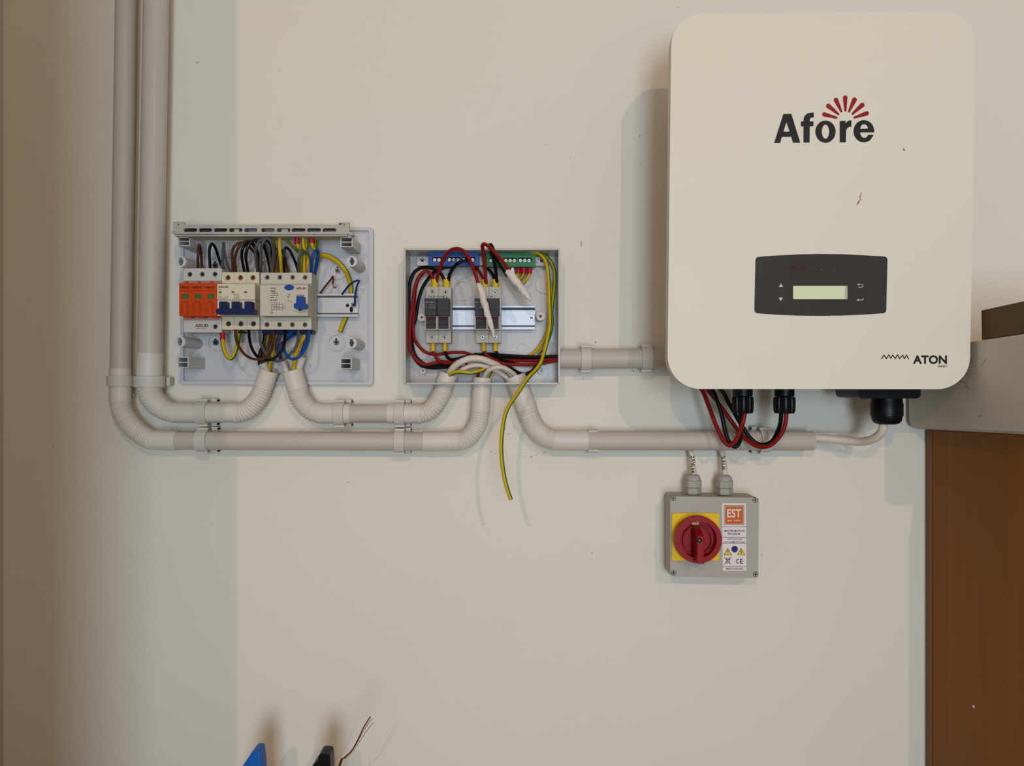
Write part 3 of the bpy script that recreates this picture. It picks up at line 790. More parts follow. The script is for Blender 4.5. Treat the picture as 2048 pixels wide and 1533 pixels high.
cd = cable('supply_cable', 'white cable lettered DACH, entering the isolator gland nearer the wardrobe', [(1449, 958, .026), (1449.5, 946, .026), (1448.5, 930, .025), (1446.5, 912, .023), (1442, 900, .018), (1436, 885, .011), (1430, 875, .008)], cr, M_cablew)
def pen(parent, strokes, x_off):
    # pen strokes follow the bent cable surface
    for letter in strokes:
        g = G()
        for st_ in letter:
            pp = [(1370 + x / 20.48, 900 + y / 20.48) for x, y in st_]
            for (xa, ya), (xb, yb) in zip(pp, pp[1:]):
                y_ = min(ya, yb)
                dd = .0305 - .00009 * max(0, 946 - y_)
                g.stroke([(xa, ya), (xb, yb)], 1.15, dd)
        obj('pen_letter', g, M_blackp, parent)
pen(cw, [[[(365, 250), (350, 340), (250, 265), (255, 365)]],
         [[(265, 405), (400, 415), (258, 495)], [(322, 412), (326, 462)]],
         [[(400, 528), (362, 515), (338, 540), (340, 578), (300, 588), (270, 565)]],
         [[(270, 612), (400, 610)]], [[(400, 665), (275, 657), (270, 735)]],
         [[(265, 765), (385, 785), (260, 830)], [(315, 775), (320, 812)]],
         [[(255, 880), (375, 885), (270, 945), (380, 925)]], [[(262, 992), (272, 998)]]], 0)
pen(cd, [[[(1475, 335), (1630, 272), (1625, 330), (1545, 370), (1490, 340)]],
         [[(1490, 435), (1655, 470), (1485, 545)], [(1560, 455), (1562, 520)]],
         [[(1650, 595), (1560, 580), (1512, 618), (1510, 668), (1555, 695)]],
         [[(1500, 745), (1670, 692)], [(1515, 803), (1670, 770)], [(1585, 722), (1603, 812)]]], 0)

# ------------------------------------------------------------------ distribution board base
board = thing('distribution_board_base', 'open light grey distribution board base fixed to the wall, cover removed', 'board base', P(553, 770, 0.0))
g = G(); g.prism(rquad([(360, 454), (746.5, 454.5), (746.5, 771), (360, 769.5)], 7, 6), 0.0004, 0.006); obj('base_plate', g, M_board, board, bevel=.0008)
g = G(); g.prism(rquad([(360.5, 454.5), (746, 455), (746, 770.5), (360.5, 769)], 7, 6), 0.006, 0.0105, 0, [rquad([(366.5, 461), (738.5, 461.5), (738.5, 764), (366.5, 763)], 5, 6)]); rim = obj('rim', g, M_board, board, bevel=.0007)
g = G(); g.prism(rquad([(369, 463.3), (736, 463.8), (736, 761.5), (369, 760.5)], 4, 5), 0.006, 0.0075, 0, [rquad([(371, 465.3), (734, 465.8), (734, 759.5), (371, 758.5)], 3, 5)]); obj('inner_lip', g, M_board, board, bevel=.0003)
def slot(px, py, w, h):
    return [(px - w * .5, py - h), (px + w * .5, py - h), (px + w * .58, py - h * .55), (px + w, py - h * .22), (px + w, py + h * .22), (px + w * .58, py + h * .55), (px + w * .5, py + h), (px - w * .5, py + h), (px - w * .58, py + h * .55), (px - w, py + h * .22), (px - w, py - h * .22), (px - w * .58, py - h * .55)]
for x, y in ((361.8, 523.5), (703.8, 523), (359.8, 684), (703, 686.5)):
    g = G(); g.prism(circ(x, y, 10.9, 28), 0.0055, 0.066, 0, [slot(x, y, 4.6, 7.4)]); obj('round_post', g, M_board, board, bevel=.0003)
for x0, y0, x1, y1 in ((354.8, 714, 377, 736.3), (680, 716.4, 703.6, 738.8), (680.6, 474, 705.3, 494.5), (355.5, 473, 380, 492.5)):
    ym = (y0 + y1) / 2
    g = G(); g.prism([(x0, y0), (x1, y0), (x1, y1), (x0, y1)], 0.0055, 0.064, 0,
                     [[(x0 + 2.2, y0 + 2), (x1 - 2.2, y0 + 2), (x1 - 2.2, ym - .9), (x0 + 2.2, ym - .9)], [(x0 + 2.2, ym + .9), (x1 - 2.2, ym + .9), (x1 - 2.2, y1 - 2), (x0 + 2.2, y1 - 2)]])
    obj('square_socket', g, M_board, board, bevel=.0003)
for x, y, a in ((675, 541.5, 30), (672.5, 685, 10), (431, 685.5, 60), (430, 531, 0)):
    g = G(); g.ring(x, y, 14.5, 18, 0.0055, 0.0085, 0, 32); dish = obj('mounting_dish', g, M_board, board, bevel=.0005)
    g = G(); g.prism(rrect(x - 2.2, y - 8, x + 2.2, y + 6, 2.2, 4), 0.0058, 0.0063); obj('keyhole', g, M_dark, dish)
    screw(x, y, 5.6, 0.006, 0.0088, dish, None, True, a)

# ------------------------------------------------------------------ terminal carrier across the top
car = thing('terminal_carrier', 'long grey slotted terminal carrier across the top of the distribution board', 'terminal carrier', P(525, 470, 0.06))
slots = [(367, 394), (397, 424), (427.4, 454.5), (457.5, 484.7), (488, 515), (522, 549.5), (553, 580.6), (583, 611), (614, 642), (645, 672.7)]
outl = [(346, 443.5), (368, 443.5), (369, 449.3), (677, 449.3), (678, 444.6), (698.5, 444.6), (698.8, 466), (694, 469), (351, 468.5), (345.5, 464)]
g = G(); g.prism(outl, 0.070, 0.0745, 0, [rrect(a, 456.7, b, 464.3, 3.6, 5) for a, b in slots] + [circ(357.2, 450.3, 2.6, 14), circ(689.7, 450.6, 2.6, 14)])
obj('front_strip', g, M_carrier, car, bevel=.0003)
g = G(); g.box(349, 469.6, 694, 472.6, 0.046, 0.0755); obj('lower_ledge', g, M_carrier, car, bevel=.0004)
g = G()
n = 36
for i in range(n):
    x = 380 + i * 8.3
    g.prism([(x, 471.8), (x + 8, 471.8), (x + 7, 473.6), (x + 5, 474.6), (x + 3, 474.6), (x + 1, 473.6)], 0.046, 0.066)
obj('scallop_edge', g, M_carrier, car)['kind'] = 'stuff'
g = G(); g.box(370, 449.5, 676, 451.5, 0.046, 0.0702); obj('upper_ledge', g, M_carrier, car, bevel=.0004)
g = G(); g.prism([(698, 463), (706.5, 467.5), (705, 471), (697, 469.5)], 0.060, 0.0745); obj('end_tab', g, M_carrier, car, bevel=.0005)
g = G(); g.prism([(341.8, 466), (346.5, 461.5), (351, 468.5)], 0.060, 0.0745); obj('end_tab', g, M_carrier, car, bevel=.0005)
for x0, x1 in ((357, 377), (683, 703)):
    g = G(); g.box(x0, 465, x1, 476, 0.0648, 0.0702); obj('socket_hook', g, M_carrier, car, bevel=.0004)
g = G(); g.box(360, 451.6, 690, 469.4, 0.046, 0.0475); obj('back_strip', g, M_carrier, car)
for x0, x1, bm in ((366, 474, M_dark), (582, 675, M_dark)):
    g = G(); g.box(x0, 452.6, x1, 468.4, 0.048, 0.058); tb = obj('terminal_housing', g, bm, car)
    g = G(); g.box(x0 + 2, 458.5, x1 - 2, 467.5, 0.058, 0.0635); br = obj('terminal_bar', g, M_steel, tb, bevel=.0004)
    for i in range(int((x1 - x0) / 10.2)):
        x = x0 + 7.5 + i * 10.2
        g = G(); g.cyl(x, 462.4, 3.7, 0.063, 0.0665, 0, 14); g.box(x - 2.6, 462, x + 2.6, 462.9, .0665, .0667, 1); obj('terminal_screw', g, [M_steel, M_dark], br)
for x0, x1 in ((468, 478), (563, 576)):
    g = G(); g.box(x0, 457.5, x1, 465, 0.06, 0.069); obj('snap_tab', g, M_carrier, car, bevel=.0004)

# ------------------------------------------------------------------ DIN rails
def dinrail(name, label, x0, x1, ys, d, m, screws, holes=()):
    root = thing(name, label, 'rail', P((x0 + x1) / 2, ys[5], d), 'mounting rails in the electrical boxes')
    g = G()
    y0, y1, y2, y3, y4, y5 = ys
    g.box(x0, y2, x1, y3, d, d + .0012)
    g.box(x0, y0, x1, y1, d + .0065, d + .0078); g.box(x0, y4, x1, y5, d + .0065, d + .0078)
    for ya, yb, sgn in ((y1 - .4, y2 + .3, 1), (y4 + .4, y3 - .3, -1)):
        A = P(x0, ya, d + .0078); B_ = P(x1, ya, d + .0078); C_ = P(x1, yb, d + .0006); E_ = P(x0, yb, d + .0006)
        t_ = Vector((0, .0012, 0))
        g.add([A, B_, C_, E_, A + t_, B_ + t_, C_ + t_ * .4, E_ + t_ * .4], [(0, 1, 2, 3), (7, 6, 5, 4), (0, 4, 5, 1), (1, 5, 6, 2), (2, 6, 7, 3), (3, 7, 4, 0)])
    obj('rail_profile', g, m, root, bevel=.0003)
    for h in holes:
        g = G(); g.prism(h, d + .0006, d + .00135); obj('slot_hole', g, M_dark, root)
    for x, y, r in screws: screw(x, y, r, d + .001, d + .003, root, None, True, 35)
    return root
dinrail('din_rail', 'zinc mounting rail carrying the breakers on the distribution board', 368, 716, (587.3, 591.8, 595.5, 626.5, 629, 634), .0135, M_rail,
        [(706.6, 610.4, 5)], [circ(695, 611.4, 3.4, 14), rrect(699.5, 614, 706, 625, 3.2, 4)])
dinrail('din_rail', 'bright zinc mounting rail carrying the fuse holders in the tray', 858, 1070, (611.8, 615.6, 620.6, 651, 654.2, 659.4), .011, M_rail2, [(1063, 636, 5.2)])

def tscrews(g_holes, parent, d, r, m=None, rots=(20,)):
    for i, (x, y) in enumerate(g_holes):
        g = G(); g.cyl(x, y, r * .86, d - .0002, d + .0012, 0, 16)
        a = rots[i % len(rots)]; ca, sa = math.cos(math.radians(a)), math.sin(math.radians(a)); l, w = r * .7, r * .16
        for c_, s_ in ((ca, sa), (-sa, ca)):
            g.prism([(x + u * c_ - v * s_, y + u * s_ + v * c_) for u, v in ((-l, -w), (l, -w), (l, w), (-l, w))], d + .0011, d + .00135, 1)
        obj('terminal_screw', g, [m or M_steel, M_dark], parent)
def termblock(name, poly, holes, r, d0, d1, m, parent, dep=.005, sm=None, rots=(20, 70, 45)):
    g = G(); g.prism(poly, d0, d1 - dep); g.prism(poly, d1 - dep, d1, 0, [circ(x, y, r, 18) for x, y in holes])
    o = obj(name, g, m, parent, bevel=.0003)
    tscrews(holes, o, d1 - dep, r, sm, rots)
    return o
def rect(x0, y0, x1, y1): return [(x0, y0), (x1, y0), (x1, y1), (x0, y1)]
def adelid(parent, x0, y0, x1, y1, d, mono=False):
    w = (x1 - x0) / 6.0
    for ch, a, b, mm in (('AD', 0, 2.15, M_blackp), ('EL', 2.2, 3.95, M_blackp if mono else M_redp), ('ID', 4.0, 6, M_blackp)):
        g = G(); g.text(ch, x0 + a * w, y0, x0 + b * w, y1, d, bold=.03)
        obj('brand_lettering', g, mm, parent, flatprint=True)

# surge arrester: white base, three orange cartridges
spd = thing('surge_arrester', 'surge arrester with three orange cartridges and green windows on the rail', 'surge arrester', P(405, 665, 0.02))
g = G(); g.box(367, 562, 443.3, 641, .0215, .050); obj('base_body', g, M_spd, spd, bevel=.0004)
termblock('upper_terminals', rect(366.8, 537, 443.3, 562), [(379.5, 549), (404.3, 548.8), (429.8, 548.8)], 4.9, .0215, .055, M_spd, spd, rots=(10, 40, 75))
lo = termblock('lower_terminals', rect(367, 640.7, 443.3, 665.3), [(430.4, 653.6)], 4.8, .0215, .055, M_spd, spd)
adelid(lo, 390.6, 648.6, 416.8, 654.2, .0552)
g = G(); g.scribble(393.8, 656.2, 413.8, 658.6, .0552, 0, 9); obj('small_print', g, M_greyp, lo)['kind'] = 'stuff'
for y0, y1 in ((562, 567), (635, 641)):
    g = G(); g.box(366.5, y0, 443, y1, .045, .054); obj('ridge', g, M_pink, spd, bevel=.0003)
for i in range(3):
    x0 = 358.2 + i * 25.13; x1 = x0 + 24.9
    cx = (364, 389.8, 415)[i]
    wnd = rect(cx, 588.8, cx + 13.4, 597.8)
    g = G(); g.prism(rect(x0, 566.5, x1, 632), .050, .0735); g.prism(rect(x0, 566.5, x1, 632), .0735, .076, 0, [wnd])
    g.prism([(x0 + 9, 631.5), (x1, 631.5), (x1, 635.8), (x0 + 9, 635.8)], .050, .066)
    g.box(x0 + 12, 563, x0 + 16, 567, .050, .058)
    ct = obj('orange_cartridge', g, M_orange, spd, bevel=.0003)
    g = G(); g.prism(wnd, .0732, .0738); obj('indicator_window', g, M_green, ct)
    adelid(ct, x0 + 1.8, 572.8 + .3 * i, x0 + 21.5, 577, .0762, True)
    g = G(); g.scribble(x0 + 1.6, 580.6, x0 + 22.6, 582, .0762, 0, 20 + i); g.scribble(x0 + 5.5, 603, x0 + 17.5, 605, .0762, 0, 30 + i)
    for k in range(7):
        g.scribble(x0 + 2, 607.5 + k * 3, x0 + 8.5, 609.1 + k * 3, .0762, 0, 40 + k + i)
        g.scribble(x0 + 14, 607.5 + k * 3, x0 + 21, 609.4 + k * 3, .0762, 0, 60 + k + i)
    obj('small_print', g, M_dredp, ct)['kind'] = 'stuff'

# three-pole breaker
mcb = thing('circuit_breaker', 'cream three-pole circuit breaker with linked navy toggles on the rail', 'circuit breaker', P(482, 659, 0.02))
for i in range(3):
    xa = 444 + 25 * i; xb = xa + 24.8
    termblock('upper_terminal', rect(xa - .3, 544.7, xb - .3, 567.6), [(455.8 + 25 * i, 555.8)], 5.3, .0215, .055, M_mcb, mcb, .007, M_copper)
    termblock('lower_terminal', rect(xa, 634, xb, 659.5), [(456.9 + 24.9 * i, 648)], 5.5, .0215, .055, M_mcb, mcb, .005, None, (15 + 50 * i,))
g = G(); g.box(444, 566, 519, 636, .0215, .052); obj('body', g, M_mcb, mcb)
g = G(); g.prism([(434.3, 567.9), (509.8, 568.2), (509.8, 599.8), (434.3, 599.8)], .050, .0755, 0,
                 [rect(437.4, 583.4, 443, 586.2), rect(463, 583, 468.2, 586), rect(488.2, 583, 494, 586)]); face = obj('label_face', g, M_mcb, mcb, bevel=.0003)
g = G(); g.box(437, 583, 494, 586.5, .0725, .0732); obj('flag_recess', g, M_dark, face)
g = G(); g.prism([(434.3, 600.6), (509.8, 600.6), (510, 632), (434.5, 632)], .050, .0745); tgl = obj('toggle_face', g, M_mcb, mcb, bevel=.0004)
for x in (457.5, 483):
    g = G(); g.box(x - .4, 607, x + .4, 616, .0744, .0747); obj('parting_line', g, M_mark, tgl)
for xa, xb in ((438, 453.2), (462.8, 478.8), (488.6, 503.8)):
    g = G(); g.prism(rrect(xa, 603.3, xb, 619, 1.5, 3), .0745, .086); obj('toggle', g, M_navy, mcb, bevel=.0008)
g = G(); g.prism(rrect(431.8, 617.4, 508.7, 629.2, 4.2, 5), .080, .093); obj('toggle_link', g, M_navy, mcb, bevel=.001, seg=3)
adelid(face, 436.6, 571.8, 457.2, 576, .0757)
g = G(); g.text('CE', 446, 595, 451.4, 598.8, .0757, bold=.01)
obj('approval_lettering', g, M_blackp, face, flatprint=True)
g = G()
for k in range(3):
    x = 468.2 + 4 * k
    g.stroke([(x - 1, 587.8), (x + .6, 590), (x + 1.2, 587.5)], .5, .0757); g.stroke([(x, 590), (x + 2, 592.3), (x + 1.4, 594.2), (x - .2, 594.6)], .5, .0757); g.stroke([(x + .2, 594.8), (x + 2.2, 596), (x + 1.4, 598.2), (x - .8, 598.5)], .5, .0757)
g.stroke([(454.5, 591), (454.9, 598.5)], .5, .0757); g.stroke([(453.5, 596), (455.8, 594)], .5, .0757)
obj('wiring_symbol', g, M_blackp, face)['kind'] = 'stuff'
g = G()
for k, (x0, x1, y) in enumerate([(436.5, 443.3, 578.3), (436, 441, 587.6), (436, 442, 590.7), (436, 444.8, 593.5), (436, 443.3, 596.5)]): g.scribble(x0, y, x1, y + 1.9, .0757, 0, 70 + k)
obj('small_print', g, M_greyp, face)['kind'] = 'stuff'

# residual current breaker
rcd = thing('residual_current_breaker', 'grey-cream four-pole residual current breaker with blue oval and blue switch', 'circuit breaker', P(571, 664, 0.02))
g = G(); g.box(521.2, 566, 623, 637, .0215, .052); obj('body', g, M_rcd, rcd)
termblock('upper_terminals', rect(521.5, 545.6, 623.3, 568), [(534.5, 555.4), (559.8, 555.2), (585.2, 555.2), (610.3, 555.4)], 4.8, .0215, .056, M_rcd, rcd, rots=(20, 60, 15, 80))
termblock('lower_terminals', rect(521, 635.2, 622.6, 659.5), [(534, 649.6), (559, 649.6), (584.8, 649.8), (610, 650)], 5, .0215, .056, M_rcd, rcd, rots=(70, 35, 50, 10))
g = G(); g.box(520, 569, 616, 632, .050, .0755); rf_ = obj('front_face', g, M_rcd, rcd, bevel=.0004)
g = G(); g.prism(circ(578.3, 575.4, 10, 28, 5.7), .0754, .0757); obj('blue_oval', g, M_blue, rf_)
g = G(); g.box(592.5, 590, 608, 594.5, .0754, .0757); obj('switch_slot', g, mat('slot_grey', (130, 128, 122), .5), rf_)
g = G(); g.prism(rrect(592.4, 593.4, 607.2, 610, 1.2, 3), .0755, .086); sw = obj('switch_lever', g, M_blue, rcd, bevel=.0008)
g = G(); g.prism(rquad([(588.5, 607), (610.3, 607), (611.3, 610), (609.5, 617), (588.5, 617), (587.2, 611)], 1.2, 3), .0765, .092); obj('switch_grip', g, M_blue, sw, bevel=.001)
g = G(); g.box(597, 618.2, 604, 621.4, .0754, .0757); obj('position_window', g, M_dark, rf_)
g = G(); g.cyl(576.7, 594, 2, .0754, .0765, 0, 12); obj('test_button', g, M_greyp, rf_)
adelid(rf_, 592, 575, 612.8, 579, .0758)
g = G(); g.text('WR6', 540.8, 575.2, 552, 578.8, .0758, bold=.01); g.text('CE', 540, 624, 546.3, 627.6, .0758, bold=.02); g.text('TEST', 574.2, 588.2, 581, 590.4, .0758, bold=.01)
obj('printed_lettering', g, M_blackp, rf_, flatprint=True)
g = G()
for k, (x1, y) in enumerate([(551, 581.2), (556, 585.4), (557, 590), (554.6, 594.5), (554.6, 599.6)]): g.scribble(540.3, y, x1, y + 2.3, .0758, 0, 90 + k)
for k, x in enumerate((542.5, 547, 552, 557, 563)): g.scribble(x, 604.6, x + 2.4, 606.2, .0758, 0, 100 + k); g.scribble(x, 619.6, x + 2.4, 621.3, .0758, 0, 110 + k)
obj('small_print', g, M_blackp, rf_)['kind'] = 'stuff'
g = G()
for pp in ([(541, 609), (569, 609)], [(545, 613.4), (559.5, 613.4)], [(548, 615.6), (566, 615.6)], [(542.5, 618.6), (565, 618.6)], [(542.5, 611), (542.5, 618.6)], [(545, 609), (545, 613.4)], [(548, 607.5), (548.3, 619)], [(553.4, 607.5), (553.4, 619)], [(558.6, 607.5), (559, 619)], [(564.5, 607.5), (564.6, 619)], [(566, 612.5), (566.5, 618.5)], [(568, 613), (571, 612), (571, 618.5), (568, 618)]): g.stroke(pp, .5, .0758)
g.stroke([(576.2, 599), (576.2, 602.5), (581.8, 602.5)], .6, .0758)
obj('wiring_diagram', g, M_blackp, rf_)['kind'] = 'stuff'
for y in (555.5, 650):
    for x in (546.5, 597.6):
        g = G(); g.ring(x, y, 4.2, 4.7, .0559, .0562, 0, 20); obj('seal_ring', g, M_rcd, rcd)
g = G(); g.box(524, 661, 625.5, 668, .024, .040); obj('rail_clip', g, M_navy, rcd, bevel=.0006)
g = G(); g.box(476, 662.5, 487, 666.5, .03, .045); obj('rail_clip', g, M_black, mcb, bevel=.0005)

# ------------------------------------------------------------------ open fuse tray
TDp = .055
tray = thing('fuse_tray', 'open shallow plastic tray on the wall holding fuse holders and coiled wires', 'enclosure', P(964, 769, 0.0))
g = G(); g.box(809, 498, 1119, 768, .0004, .004); obj('back_plate', g, M_tray, tray)
g = G(); g.prism([(807.6, 497), (811.3, 500.5), (811.3, 766), (807.6, 769.3)], .004, TDp); obj('tray_wall', g, M_tray, tray, bevel=.0005)
g = G(); g.prism([(1120.3, 497), (1116.6, 500.5), (1116.6, 766), (1120.3, 769.3)], .004, TDp); obj('tray_wall', g, M_tray, tray, bevel=.0005)
g = G(); g.prism([(807.6, 497), (1120.3, 497), (1116.6, 500.5), (811.3, 500.5)], .004, TDp); obj('tray_wall', g, M_tray, tray, bevel=.0005)
# bottom wall with three round knock-outs for the conduits
g = G(); g.flat = 'z'
zt = P(900, 766, TDp).z; zl = P(900, 769.3, TDp).z
def xyloop(l, z): return [Vector((x, -d, z)) for x, d in l]
xa = P(811.3, 766, TDp).x; xb = P(1116.6, 766, TDp).x
holes_ = []
for px, tilt, rr in ((890.5, .0005, ml(20.6, DA)), (964.2, 0, ml(20.4, DA)), (1034.8, 0, ml(23.8, DA))):
    hx = P(px, 767, DA).x
    ring_ = [(hx + math.cos(2 * math.pi * i / 28) * rr, DA + .0003 + math.sin(2 * math.pi * i / 28) * rr * .96) for i in range(28)]
    holes_.append((xyloop(ring_, zt), xyloop(ring_, zl)))
ol = [(xa, .004), (xb, .004), (xb, TDp), (xa, TDp)]
g.loft(xyloop(ol, zt), xyloop(ol, zl), 0, holes_)
obj('tray_wall', g, M_tray, tray)
g = G(); g.box(812, 768.2, 1117, 769.3, .045, TDp + .0006); obj('bottom_lip', g, M_tray, tray, bevel=.0003)
for x, y, r, d1, nm in ((843, 703, 17, .0062, 'knockout_plug'), (1087.8, 570, 17.3, .0062, 'knockout_plug'), (1098.6, 698, 14, .0056, 'knockout_plug'), (857, 567, 14, .0055, 'knockout_plug')):
    g = G(); g.cyl(x, y, r, .0035, d1, 0, 32); obj(nm, g, M_knock, tray, bevel=.0006)
for x, y, r in ((926, 583, 20), (1046, 701, 13), (1099.7, 749.7, 4.5)):
    g = G(); g.ring(x, y, r - 1.2, r, .0035, .0047, 0, 32); obj('knockout_ring', g, M_tray, tray, bevel=.0003)
for x, y, r, d1, hr in ((846, 742, 6.2, .016, 2.4), (1082, 742.7, 6.5, .012, 2.4), (1081, 633, 9, .030, 2.3), (843.5, 635, 8.5, .022, 2.3)):
    g = G(); g.prism(circ(x, y, r, 24), .0035, d1, 0, [circ(x, y, hr, 8)]); obj('screw_boss', g, M_knock, tray, bevel=.0004)

# terminal strips
def strip(label, m, x0, x1, y0, y1, slots_, ends, name='terminal_strip'):
    root = thing(name, label, 'terminal strip', P((x0 + x1) / 2, y1, .01), 'terminal strips at the top of the fuse tray')
    hs = [rrect(a, b, c, d, 1.5, 3) for a, b, c, d in slots_]
    g = G(); g.prism(rect(x0, y0, x1, y1), .0185, .030); g.prism(rect(x0, y0, x1, y1), .030, .036, 0, hs); bd = obj('housing', g, m, root, bevel=.0005)
    for a, b, c, d in slots_:
        g = G(); g.box(a - 1, b, c + 1, d - 3.5, .0298, .0304); obj('slot_shade_strip', g, M_dark, bd)  # solid dark strip, shade inside the slot put in as colour
        n_ = int((c - a) / 7.6)
        for i in range(n_):
            x = a + 4.6 + i * 8.6
            g = G(); g.cyl(x, d - 3, 3.4, .0295, .033, 0, 12); g.prism([(x - 2.6, d - 3.9), (x + 2.2, d - 2.8), (x + 2.6, d - 2.1), (x - 2.2, d - 3.2)], .0329, .0332, 1); obj('terminal_screw', g, [M_steel, M_dark], bd)
    for a, b, c, d, sx, sy in ends:
        g = G(); g.box(a, b, c, d, .0035, .0185); en = obj('mounting_ear', g, M_knock, root, bevel=.0004)
        if sx: screw(sx, sy, 5.6, .018, .0205, en, None, True, 40)
    return root
strip('blue terminal strip at the top of the fuse tray', M_tblue, 856.5, 958.7, 505.3, 532, [(864.7, 514.5, 892, 523), (894.2, 514.5, 921.6, 523), (923.2, 514.5, 951, 523)], [(834, 514.5, 872, 531.5, 844.4, 521.8), (940, 514, 965, 531, None, None)])
strip('green terminal strip at the top of the fuse tray', M_tgreen, 972, 1071, 506, 534, [(977.5, 516, 1003.5, 524), (1007, 516, 1033.5, 524.3), (1036.3, 516, 1063.3, 524.3)], [(965.5, 514, 985, 531, None, None), (1060, 514, 1095, 532, 1082.5, 523)])

# fuse holders
def fuse(label, x0, ts, bs, lett=None, prnt=False):
    root = thing('fuse_holder', label, 'fuse holder', P(x0 + 12, 686, .02), 'fuse holders on the tray rail')
    x1 = x0 + 24.7; sh = -3.2
    termblock('upper_terminal', rect(x0, 574, x1, 597.5), [ts], 4.7, .0195, .046, M_fuse, root, .004)
    termblock('lower_terminal', rect(x0 - .5, 661.2, x1 - .5, 686.2), [bs], 4.7, .0195, .046, M_fuse, root, .004)
    g = G(); g.box(x0, 596, x1, 662, .0195, .044); obj('body', g, M_fuse, root)
    g = G(); a, b = x0 - 3.4, x1 - 3.4
    g.prism(rect(a, 632.4, b, 660), .044, .066, 0, [rect(a + 2, 633.8, b - 2.2, 657.8)]); obj('carrier_frame', g, M_fuse, root, bevel=.0003)
    g = G(); g.box(a + 2.2, 634, b - 2.4, 657.6, .044, .062); g.box(a + 2.2, 645, b - 2.4, 650, .062, .0635); obj('pull_recess', g, M_fusec, root, bevel=.0005)
    g = G(); g.prism([(a - .8, 597.2), (b - .4, 597.2), (b - .4, 632.5), (a + .2, 632.5)], .050, .071); ca = obj('fuse_carrier', g, M_fusec, root, bevel=.0006)
    g = G(); g.box(a - .4, 620.6, b - .6, 621.2, .0709, .0712); obj('carrier_groove', g, M_dark, ca)
    g = G(); g.prism(rrect(a + 3.4, 633.2, b - 4, 639, 2.8, 4), .062, .0648); obj('fuse_window', g, M_fusew, root)
    if prnt:
        g = G(); g.scribble(a + .4, 603.5, a + 10, 606, .0713, 0, 3); g.scribble(a + 11, 603.5, a + 21, 606, .0713, 0, 4)
        for k in range(3): g.scribble(a + 9, 608.7 + 3.2 * k, a + 21, 610.2 + 3.2 * k, .0713, 0, 5 + k)
        g.stroke([(a + 3, 609), (a + 1, 612), (a + 3, 616)], .6, .0713)
        obj('small_print', g, M_greyp, ca)['kind'] = 'stuff'
    if lett:
        g = G()
        for ch, (lx0, ly0, lx1, ly1) in lett: g.text(ch, lx0, ly0, lx1, ly1, .0462, bold=.02)
        obj('pen_lettering', g, M_blackp, root, flatprint=True)
    return root
k_ = 1752 / 80.0
def hl(x0, y0, x1, y1): return (840 + x0 / k_, 570 + y0 / k_, 840 + x1 / k_, 570 + y1 / k_)
fuse('fuse holder with grey print and pen lettering OGRO, beside the tray wall', 852.8, (865.2, 584.4), (863.8, 675), [('O', hl(345, 440, 415, 550)), ('G', hl(435, 470, 540, 565)), ('R', hl(585, 475, 675, 565)), ('O', hl(725, 460, 800, 565))], True)
fuse('fuse holder with pen lettering D E L on its upper terminal', 877.8, (891, 585.6), (888.8, 675), [('D', hl(870, 480, 965, 550)), ('e', hl(985, 475, 1075, 585)), ('L', hl(1145, 470, 1225, 585))])
fuse('fuse holder behind the long white taped wire end', 953, (965, 584.5), (965, 674.6), None, True)
fuse('fuse holder on the side of the bare rail, touched by the taped wire tip', 978, (990.3, 585), (991, 675), [('r', (974.5, 592, 976.8, 594.6)), ('n', (981, 592, 985, 594.8))])

# ------------------------------------------------------------------ wires
YG = [M_yelw, M_grnw]
def wire(label, m, r, pts, group, stripe=None, ferr=None, name='wire', fm=None, n=10, sub=6):
    """r in pixels; ferr: list of ((px,py,d),(px,py,d), r px)"""
    g = G(); d = pts[len(pts) // 2][2]
    g.tube(pts, ml(r, d), n=n if not stripe else 16, sub=sub, stripe=stripe)
    o = tag(obj(name, g, m), label, 'wire', group)
    for a, b, fr in (ferr or []):
        gg = G(); gg.tube([a, b], ml(fr, a[2]), n=14, spl=False); obj('ferrule', gg, fm or M_ferr, o)
    return o
def Dp_(pts, ds):
    """spread depths ds evenly over the points"""
    n = len(pts); out = []
    for i, (x, y) in enumerate(pts):
        t = i / (n - 1) * (len(ds) - 1); k = min(int(t), len(ds) - 2); f = t - k
        out.append((x, y, ds[k] * (1 - f) + ds[k + 1] * f))
    return out
T = 'wires arching above the breakers'
B = 'wires hanging under the breakers'
